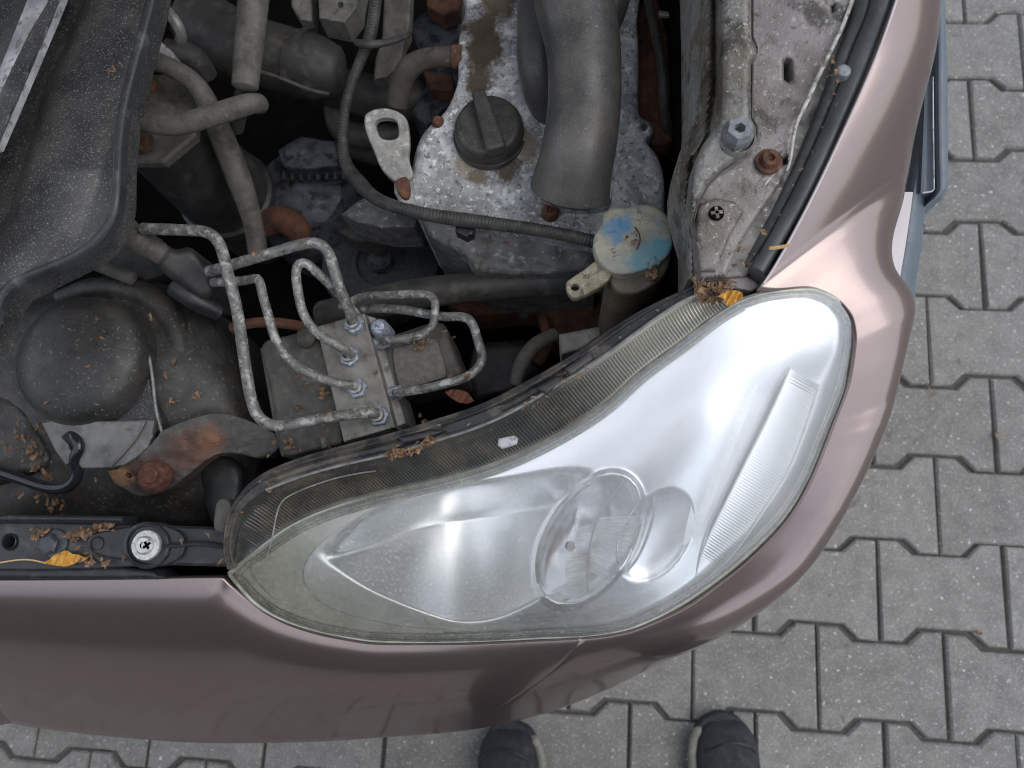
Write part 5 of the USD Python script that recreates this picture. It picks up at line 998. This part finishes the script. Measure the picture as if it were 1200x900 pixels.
sides = (MID - .86, MID + .86)
body_s = hullpart(car, 'cabin_body', [((x, y, z), .07) for x in sides for y, z in ((1.12, .32), (1.12, .84), (3.2, .34), (3.2, .84))], M['paint'])
hullpart(body_s, 'roof', [((x * .84 + MID * .16, y, z), .03) for x in sides for y, z in ((1.95, 1.40), (2.9, 1.38))], M['paint'])
hullpart(body_s, 'window_glass', [((x * k + MID * (1 - k), y, z), .02) for x in sides for k, y, z in ((.97, 1.22, .92), (.84, 1.95, 1.38), (.84, 2.9, 1.36), (.97, 3.1, .92))], M['pane'])
# ================================================================== leaves and dry bits
def leaf(outline, z, mt, name, label, curl=.004, seed=0, **k):
    P = np.asarray(outline, float)
    c = P.mean(0)
    zf = z if callable(z) else (lambda x, y: np.full(np.shape(x), float(z)))
    m = slab(P, lambda x, y: zf(x, y) + curl * ((x - c[0]) ** 2 + (y - c[1]) ** 2) / (np.ptp(P[:, 0]) / 2) ** 2 + .0015 * np.sin(x * .9 + y * .5), .0007, step=2.5)
    return lone(name, m, mt, label, 'leaf', **k)
leaf([(50, 659), (58, 656), (62, 651), (70, 648), (76, 645), (80, 646), (84, 649), (92, 650), (98, 653), (103, 654), (98, 657), (90, 659), (84, 662), (76, 664), (66, 663), (56, 661)], .6705, M['leaf'], 'yellow_leaf', 'yellow serrated leaf lying on the black cross member beside the hexagon bolt', .003)
lone('leaf_stalk', tube([(-8, 661, .671), (14, 657, .672), (34, 656, .672), (54, 660, .671)], 0.9, n=6), M['straw'], 'thin pale stalk lying on the cross member left of the yellow leaf', 'stalk')
leaf([(521, 459), (530, 456), (541, 457), (548, 460), (556, 470), (548, 473), (538, 472), (528, 466)], .622, M['brownleaf'], 'brown_leaf', 'folded red-brown leaf caught under the wide brake pipe loop', .004)
leaf([(842, 347), (850, 341), (862, 340), (870, 343), (871, 349), (862, 354), (855, 359), (852, 357), (848, 350)], .782, M['leaf'], 'orange_leaf', 'orange-yellow torn leaf wedged above the upper corner of the headlight', .003)
lone('straw', tube([(902, 291, .787), (912, 290, .7905), (926, 287, .7935)], [2.2, 2.4, 1.8], n=8), M['straw'], 'short pale straw stuck across the rubber seal by the wing edge', 'straw')
def flake_mesh(c, size, rng):
    n = int(rng.integers(5, 8)); t = np.sort(rng.uniform(0, 2 * np.pi, n))
    r = size * rng.uniform(.45, 1.0, n)
    v = np.column_stack([r * np.cos(t) * 1.2, r * np.sin(t) * .8, size * rng.uniform(-.15, .45, n)])
    v = np.vstack([v, [0, 0, size * .1]])
    v = Rotation.from_euler('xyz', [rng.uniform(-.6, .6), rng.uniform(-.6, .6), rng.uniform(0, 6.28)]).as_matrix().dot(v.T).T
    f = [[i, (i + 1) % n, n] for i in range(n)]
    lo = v - [0, 0, size * .12]
    V = np.vstack([v, lo]); k = n + 1
    F = f + [[a + k, c_ + k, b + k] for a, b, c_ in [(x[0], x[1], x[2]) for x in f]] + [[i, i + k, (i + 1) % n + k] for i in range(n)] + [[i, (i + 1) % n + k, (i + 1) % n] for i in range(n)]
    return trimesh.Trimesh(V + np.asarray(c) + [0, 0, size * .35], F, process=False)
def clump(path_pts, n, spread, size, name, label, seed):
    r = np.random.default_rng(seed); p = np.asarray(path_pts, float)
    ms = []
    for _ in range(n):
        k = r.uniform(0, len(p) - 1); i = int(min(k, len(p) - 2)) if len(p) > 1 else 0; f = k - i
        q = p[i] * (1 - f) + p[min(i + 1, len(p) - 1)] * f
        x, y = q[:2] + r.normal(0, spread, 2)
        ms.append(flake_mesh(W(x, y, q[2] + r.uniform(0, .004)), size * r.uniform(.5, 1.3), r))
    lone(name, join(*ms), M['flake'], label, 'plant debris', kind='stuff', smooth=False)
clump([(44, 630, .664), (52, 622, .664)], 26, 4, .0042, 'dry_debris', 'heap of dry tan flakes left of the black hexagon bolt', 1)
clump([(82, 626, .664), (92, 630, .664), (108, 620, .666), (130, 618, .668)], 50, 3.5, .0042, 'dry_debris', 'trail of dry flakes between the bolt and the latch plate', 2)
clump([(98, 655, .668), (112, 660, .668), (126, 660, .668)], 22, 2.6, .0036, 'dry_debris', 'crumbs right of the yellow leaf', 3)
clump([(456, 534, .7095), (470, 530, .711), (486, 526, .7125), (502, 519, .7145), (506, 512, .716)], 75, 2.6, .0036, 'dry_debris', 'dark crumbs gathered on the headlight flange by its clip recess', 4)
clump([(818, 336, .770), (828, 345, .770), (842, 341, .772), (856, 339, .773), (836, 350, .770)], 95, 4.5, .0042, 'dry_debris', 'matted dry leaf bits packed above the headlight corner', 5)
clump([(322, 531, .606), (340, 520, .608), (354, 524, .610), (388, 500, .618), (384, 470, .616), (378, 450, .616)], 34, 5, .0036, 'dry_debris', 'brown crumbs on the control module beside the brake block', 6)
clump([(20, 510, .58), (45, 540, .585), (60, 590, .57), (70, 578, .575), (18, 570, .575), (50, 500, .58)], 90, 8, .0042, 'dry_debris', 'brown crumbs collected in the hollow left of the metal plate', 7)
clump([(480, 402, .612), (496, 400, .612), (488, 406, .612)], 30, 4, .0026, 'dry_debris', 'brown tuft on the pump motor cover', 8)
clump([(315, 570, .69), (318, 572, .689)], 8, 2, .003, 'dry_debris', 'small clump on the flange near the headlight tip', 9)
clump([(280, 606, .682), (284, 600, .684)], 4, 2, .0032, 'dry_debris', 'crumb at the left edge of the headlight flange', 10)
clump([(610, 478, .731), (650, 452, .740), (690, 425, .748), (640, 462, .737)], 60, 3.5, .0017, 'fine_debris', 'fine brown grit along the groove of the headlight flange', 11)
clump([(975, 80, .826), (983, 98, .82), (950, 180, .80), (900, 262, .782), (880, 300, .768), (870, 312, .766)], 26, 5, .0022, 'fine_debris', 'pale grit scattered on the seal beside the wing panel', 12)
FL = [(132, 84, .764), (63, 380, .636), (54, 472, .636), (168, 421, .612), (201, 470, .607), (232, 463, .603), (198, 476, .607), (148, 504, .620), (228, 467, .603), (300, 296, .676), (352, 442, .652), (361, 450, .614), (350, 477, .611), (440, 437, .630), (448, 410, .610), (458, 428, .611), (528, 442, .606), (536, 436, .606), (548, 441, .641), (520, 390, .612), (534, 394, .606), (493, 487, .58), (498, 494, .58),
      (743, 284, .7045), (735, 279, .704), (894, 273, .792), (865, 292, .780), (146, 655, .677), (258, 657, .674), (214, 634, .676), (245, 628, .674), (113, 562, .59), (205, 425, .60), (195, 440, .606), (16, 405, .638), (120, 395, .640), (104, 430, .640), (178, 372, .604), (576, 280, .607), (594, 285, .607)]
r_ = np.random.default_rng(21)
WHERE = ['on the large black corner cover'] + ['on the round black cap'] * 2 + ['on the dusty tower beside the round cap'] * 4 + ['on the tower just above the rusty band'] * 2 + ['on the bare grey metal plate', 'stuck to the leftmost tall brake pipe', 'stuck to the leftmost tall brake pipe'] \
    + ['on the control module left of the brake block'] * 3 + ['on the face of the brake block'] + ['on the pump motor cover'] * 4 + ['on the lower right bend of the wide brake pipe'] + ['on the pump motor cover'] * 2 + ['in the dark gap below the pump motor'] * 2 \
    + ['on the weathered blue cap'] * 2 + ['beside the rusty bolt on the wing rail', 'above the cross clip on the wing rail', 'on the latch plate left of the zinc screw', 'on the latch arm next to the headlight tip', 'right of the zinc screw on the latch arm', 'above the zinc screw on the latch arm', 'near the black glossy hose'] \
    + ['on the dusty tower beside the round cap'] * 2 + ['on the round black cap'] * 3 + ['on the dusty tower beside the round cap'] + ['on the lower engine casting under the wiring loom'] * 2
for (x, y, z), wh_ in zip(FL, WHERE):
    many = WHERE.count(wh_) > 1
    lone('dry_flake', flake_mesh(W(x, y, z), .0042 * r_.uniform(.7, 1.3), r_), M['flake'], 'small tan dry flake lying ' + wh_, 'flake', group=('dry flakes ' + wh_) if many else None, smooth=False)
for (x, y), wh_ in zip(((1087, 453), (1166, 511), (1146, 743)), ('nearest to the car wing', 'halfway along a joint at the right edge', 'by a notch low on the right')):
    lone('paving_flake', flake_mesh(W(x, y, .001), .008, r_), M['flake'], 'tan flake in the paving ' + wh_, 'flake', smooth=False)

# ================================================================== the person standing in front of the car
T1, T2 = W(594, 853, .03), W(851, 843, .03)
pp = np.array([(T1[0] + T2[0]) / 2, T1[1] - .22, 0])
per = thing('person', 'person standing in front of the bumper in dark clothes and dark shoes', 'person', pp)
def limb(js):
    h = []
    for (a, ra), (b, rb) in zip(js[:-1], js[1:]):
        h.append(m3.Manifold.batch_hull([m3.Manifold.sphere(ra, 20).translate(list(map(float, a))), m3.Manifold.sphere(rb, 20).translate(list(map(float, b)))]))
    return h
def V(*a): return np.array(a, float)
hip = V(pp[0], pp[1] - .10, .92)
fig, hands = [], []
ankles = []
for T, sx in ((T1, -1), (T2, 1)):
    an = V(T[0] - .012 * sx, T[1] - .21, .10); ankles.append(an)
    kn = V(pp[0] + sx * .115, hip[1] + .02, .50); hp = V(pp[0] + sx * .09, hip[1], .90)
    fig += limb([(an, .050), (an + [0, 0, .06], .055), (kn, .066), (hp, .092)])
ch = V(pp[0], hip[1] + .12, 1.27)
fig += limb([(hip + [-.07, 0, .02], .11), (hip + [.07, 0, .02], .11)]); fig += [m3.Manifold.batch_hull([m3.Manifold.sphere(r, 24).translate(list(map(float, c))) for c, r in ((hip + [-.07, 0, .02], .10), (hip + [.07, 0, .02], .10), (ch + [-.10, 0, .0], .11), (ch + [.10, 0, .0], .11), (ch + [-.13, 0, .12], .07), (ch + [.13, 0, .12], .07))])]
wr = []
for sx in (-1, 1):
    sh = ch + [sx * .18, 0, .13]; el = ch + [sx * .25, .05, -.13]; w = V(sx * .075 + .0, -.08, 1.335); wr.append((w, el))
    fig += limb([(sh, .062), (el, .047), (w + (el - w) * .15, .034)])
body_ = m3.Manifold.batch_boolean(fig, m3.OpType.Add).refine_to_length(.02)
bm = body_.to_mesh(); bm = trimesh.Trimesh(bm.vert_properties[:, :3], bm.tri_verts); trimesh.smoothing.filter_taubin(bm, iterations=12)
bod = part(per, 'clothed_body', bm, M['cloth'], smooth=True)
hd_ = ch + [0, .16, .36]
head_ = [m3.Manifold.sphere(.078, 32).scale([.95, 1.12, 1.35]).translate(list(hd_)), m3.Manifold.sphere(.05, 24).translate(list(hd_ + [0, .045, -.07]))] + limb([(ch + [0, .02, .14], .062), (hd_ + [0, -.02, -.08], .054)])
head_ += limb([(hd_ + [0, .082, .012], .010), (hd_ + [0, .105, -.018], .013)])
for sx in (-1, 1): head_ += [m3.Manifold.sphere(.028, 16).scale([.35, .7, 1.1]).translate(list(hd_ + [sx * .075, -.005, -.005]))]
hm = m3.Manifold.batch_boolean(head_, m3.OpType.Add).refine_to_length(.012).to_mesh(); hm = trimesh.Trimesh(hm.vert_properties[:, :3], hm.tri_verts); trimesh.smoothing.filter_taubin(hm, iterations=8)
hdp = part(per, 'head', hm, M['skin'], smooth=True)
for sx in (-1, 1):
    part(hdp, 'eye', trimesh.creation.icosphere(2, .012).apply_translation(hd_ + [sx * .031, .072, .012]), M['worn'])
part(hdp, 'mouth', box(hd_ + [0, .088, -.055], (.045, .012, .008), 0, .003), M['amber'])
hr = m3.Manifold.sphere(.084, 32).scale([.97, 1.12, 1.30]).translate(list(hd_ + [0, -.012, .022])) - m3.Manifold.cube([.3, .3, .3], True).translate(list(hd_ + [0, .17, -.09])) - m3.Manifold.cube([.3, .3, .2], True).translate(list(hd_ + [0, 0, -.16]))
hrm = hr.to_mesh(); part(per, 'hair', trimesh.Trimesh(hrm.vert_properties[:, :3], hrm.tri_verts), M['cloth'])
for (w, el), sx in zip(wr, (-1, 1)):
    d = (w - el) / np.linalg.norm(w - el); inn = V(-sx, 0, 0)
    palm = w + d * .045
    hh = [m3.Manifold.batch_hull([m3.Manifold.sphere(r, 14).translate(list(map(float, c))) for c, r in ((w, .024), (palm + [0, 0, .018], .017), (palm + [0, 0, -.018], .017), (palm + d * .03 + [0, 0, .03], .012), (palm + d * .03 + [0, 0, -.03], .012))])]
    for i, ln in enumerate((.062, .072, .067, .052)):
        b0 = palm + d * .03 + [0, 0, .030 - .020 * i]
        b1 = b0 + d * ln * .42 + inn * .008; b2 = b1 + d * ln * .25 + inn * .022; b3 = b2 + inn * ln * .28 - d * .004
        hh += limb([(b0, .0098), (b1, .0090), (b2, .0084), (b3, .0075)])
    t0 = w + d * .02 + [0, .0, .02]; t1 = t0 + inn * .022 + [0, 0, .022] + d * .012; t2 = t1 + inn * .022 + d * .022
    hh += limb([(t0, .014), (t1, .0115), (t2, .0095)])
    hx = m3.Manifold.batch_boolean(hh, m3.OpType.Add).refine_to_length(.005).to_mesh(); hx = trimesh.Trimesh(hx.vert_properties[:, :3], hx.tri_verts); trimesh.smoothing.filter_taubin(hx, iterations=4)
    part(per, 'hand', hx, M['skin'], smooth=True)
# shoes: lofted cross sections from heel to toe
def shoe(T, ang, sx):
    Ls = .285
    t = np.linspace(0, 1, 40)
    w = np.interp(t, [0, .03, .10, .25, .40, .55, .70, .82, .90, .96, .99, 1], [.020, .030, .036, .037, .037, .043, .050, .050, .045, .034, .020, .006])
    h = np.interp(t, [0, .04, .12, .26, .36, .50, .68, .82, .93, .98, 1], [.075, .092, .098, .100, .094, .076, .056, .048, .040, .030, .016])
    cx = np.interp(t, [0, .4, .7, 1], [0, 0, .004 * -sx, .002 * -sx])
    a = np.linspace(0, np.pi, 25)
    def loft(k, z0, hh, n_exp):
        P = np.zeros((len(t), 27, 3))
        for i in range(len(t)):
            x = w[i] * k * np.sign(np.cos(a)) * np.abs(np.cos(a)) ** n_exp
            z = z0 + (hh[i] - z0) * np.sin(a) ** .75
            P[i, 1:26, 0] = cx[i] + x; P[i, 1:26, 2] = z
            P[i, 0] = [cx[i] + w[i] * k, 0, z0 - .004]; P[i, 26] = [cx[i] - w[i] * k, 0, z0 - .004]
            P[i, :, 1] = (t[i] - 1) * Ls
        return P
    R = Rotation.from_euler('z', ang).as_matrix(); o = V(T[0], T[1] + .002, 0)
    up = trimesh.util.concatenate([grid_mesh(loft(.97, .024, h, .8))])
    up = trimesh.Trimesh(up.vertices @ R.T + o, up.faces, process=False)
    sh_ = part(per, 'shoe', up, M['shoe'], smooth=60)
    out = np.vstack([np.column_stack([cx - .004 * sx + w * 1.0, (t - 1) * Ls]), np.column_stack([cx - .004 * sx - w * 1.0, (t - 1) * Ls])[::-1]])
    out[:, 1] += .005 * sstep(.9, 1.0, 1 + out[:, 1] / Ls)
    so = trimesh.creation.extrude_polygon(Polygon(out).buffer(.001), .026)
    so.apply_transform(np.block([[R, o[:, None]], [np.zeros((1, 3)), np.ones((1, 1))]]))
    part(sh_, 'sole', so, M['shoe'], smooth=40)
    tt = np.linspace(.60, .955, 24)
    ww_ = np.interp(tt, t, w); q = np.column_stack([np.interp(tt, t, cx) - sx * (ww_ + .0035), (tt - 1) * Ls, np.full(24, .024)]) @ R.T + o
    part(sh_, 'sole_edge', sweep(q, np.r_[.002, np.full(22, .0075), .002], n=10), M['sole'], 'pale rubber edge along the inner side')
    part(sh_, 'toe_seam', sweep(np.array([[.043 * math.cos(b), -.10 * Ls - .035 + .035 * math.sin(b), .048 + .012 * math.sin(b) - .018 * abs(math.cos(b)) ** 3] for b in np.linspace(.15, np.pi - .15, 18)]) @ R.T + o, .0018, n=8), M['black'])
    for k in range(5):
        yy = -.30 * Ls - k * .022
        hh_ = float(np.interp(1 + yy / Ls, t, h)); ww = .024
        q = np.array([[sg * ww, yy + .004 * (sg), hh_ - .002 - .012 * abs(sg) ** 2 * .6] for sg in np.linspace(-1, 1, 9)]) @ R.T + o
        part(sh_, 'lace', sweep(q + [0, 0, .004], .0028, n=8), M['shoe'])
    toe = np.array([[.044 * math.cos(b) * 1.0, -.030 * Ls * 2.2 + .030 * math.sin(b) - .004, .045] for b in np.linspace(0.1, np.pi - .1, 16)])
shoe(T1, -.03, -1); shoe(T2, .05, 1)

ph = thing('phone', 'dark phone held level over the headlight by the person', 'phone', (0.0, -.03, 1.297))
part(ph, 'phone_body', box((0.0, -.03, 1.297), (.158, .076, .0085), 0, .004), M['gloss'])
part(ph, 'camera_bump', box((0.062, -.01, 1.2925), (.03, .03, .004), 0, .0015), M['black'])
# ================================================================== the house put in unseen behind the person to darken reflections
HX, HY = -5.8, -4.2
hs = thing('house', 'unseen brown house across the yard, behind the person', 'house', (HX, HY - 3, 0))
part(hs, 'wall', box((HX, HY - 3, 2.7), (13, 6, 5.4)), M['brickwall'])
part(hs, 'roof', trimesh.Trimesh([[HX - 6.9, HY + .4, 5.3], [HX + 6.9, HY + .4, 5.3], [HX + 6.9, HY - 3, 7.6], [HX - 6.9, HY - 3, 7.6], [HX - 6.9, HY - 6.4, 5.3], [HX + 6.9, HY - 6.4, 5.3]], [[0, 1, 2], [0, 2, 3], [3, 2, 5], [3, 5, 4], [0, 4, 5], [0, 5, 1], [0, 3, 4], [1, 5, 2]], process=False), M['roof'], smooth=False)
for wx in (-4.6, -1.6, 1.6, 4.6):
    for wz in (1.5, 4.1):
        f_ = part(hs, 'window', box((HX + wx, HY + .03, wz), (1.3, .08, 1.3)), M['frame'])
        for k in (-.3, .3): part(f_, 'pane', box((HX + wx + k, HY + .065, wz), (.52, .03, 1.14)), M['pane'])
dr = part(hs, 'door', box((HX, HY + .03, 1.05), (1.0, .08, 2.1)), M['roof']); part(dr, 'handle', box((HX + .38, HY + .10, 1.05), (.12, .05, .03)), M['zinc'])
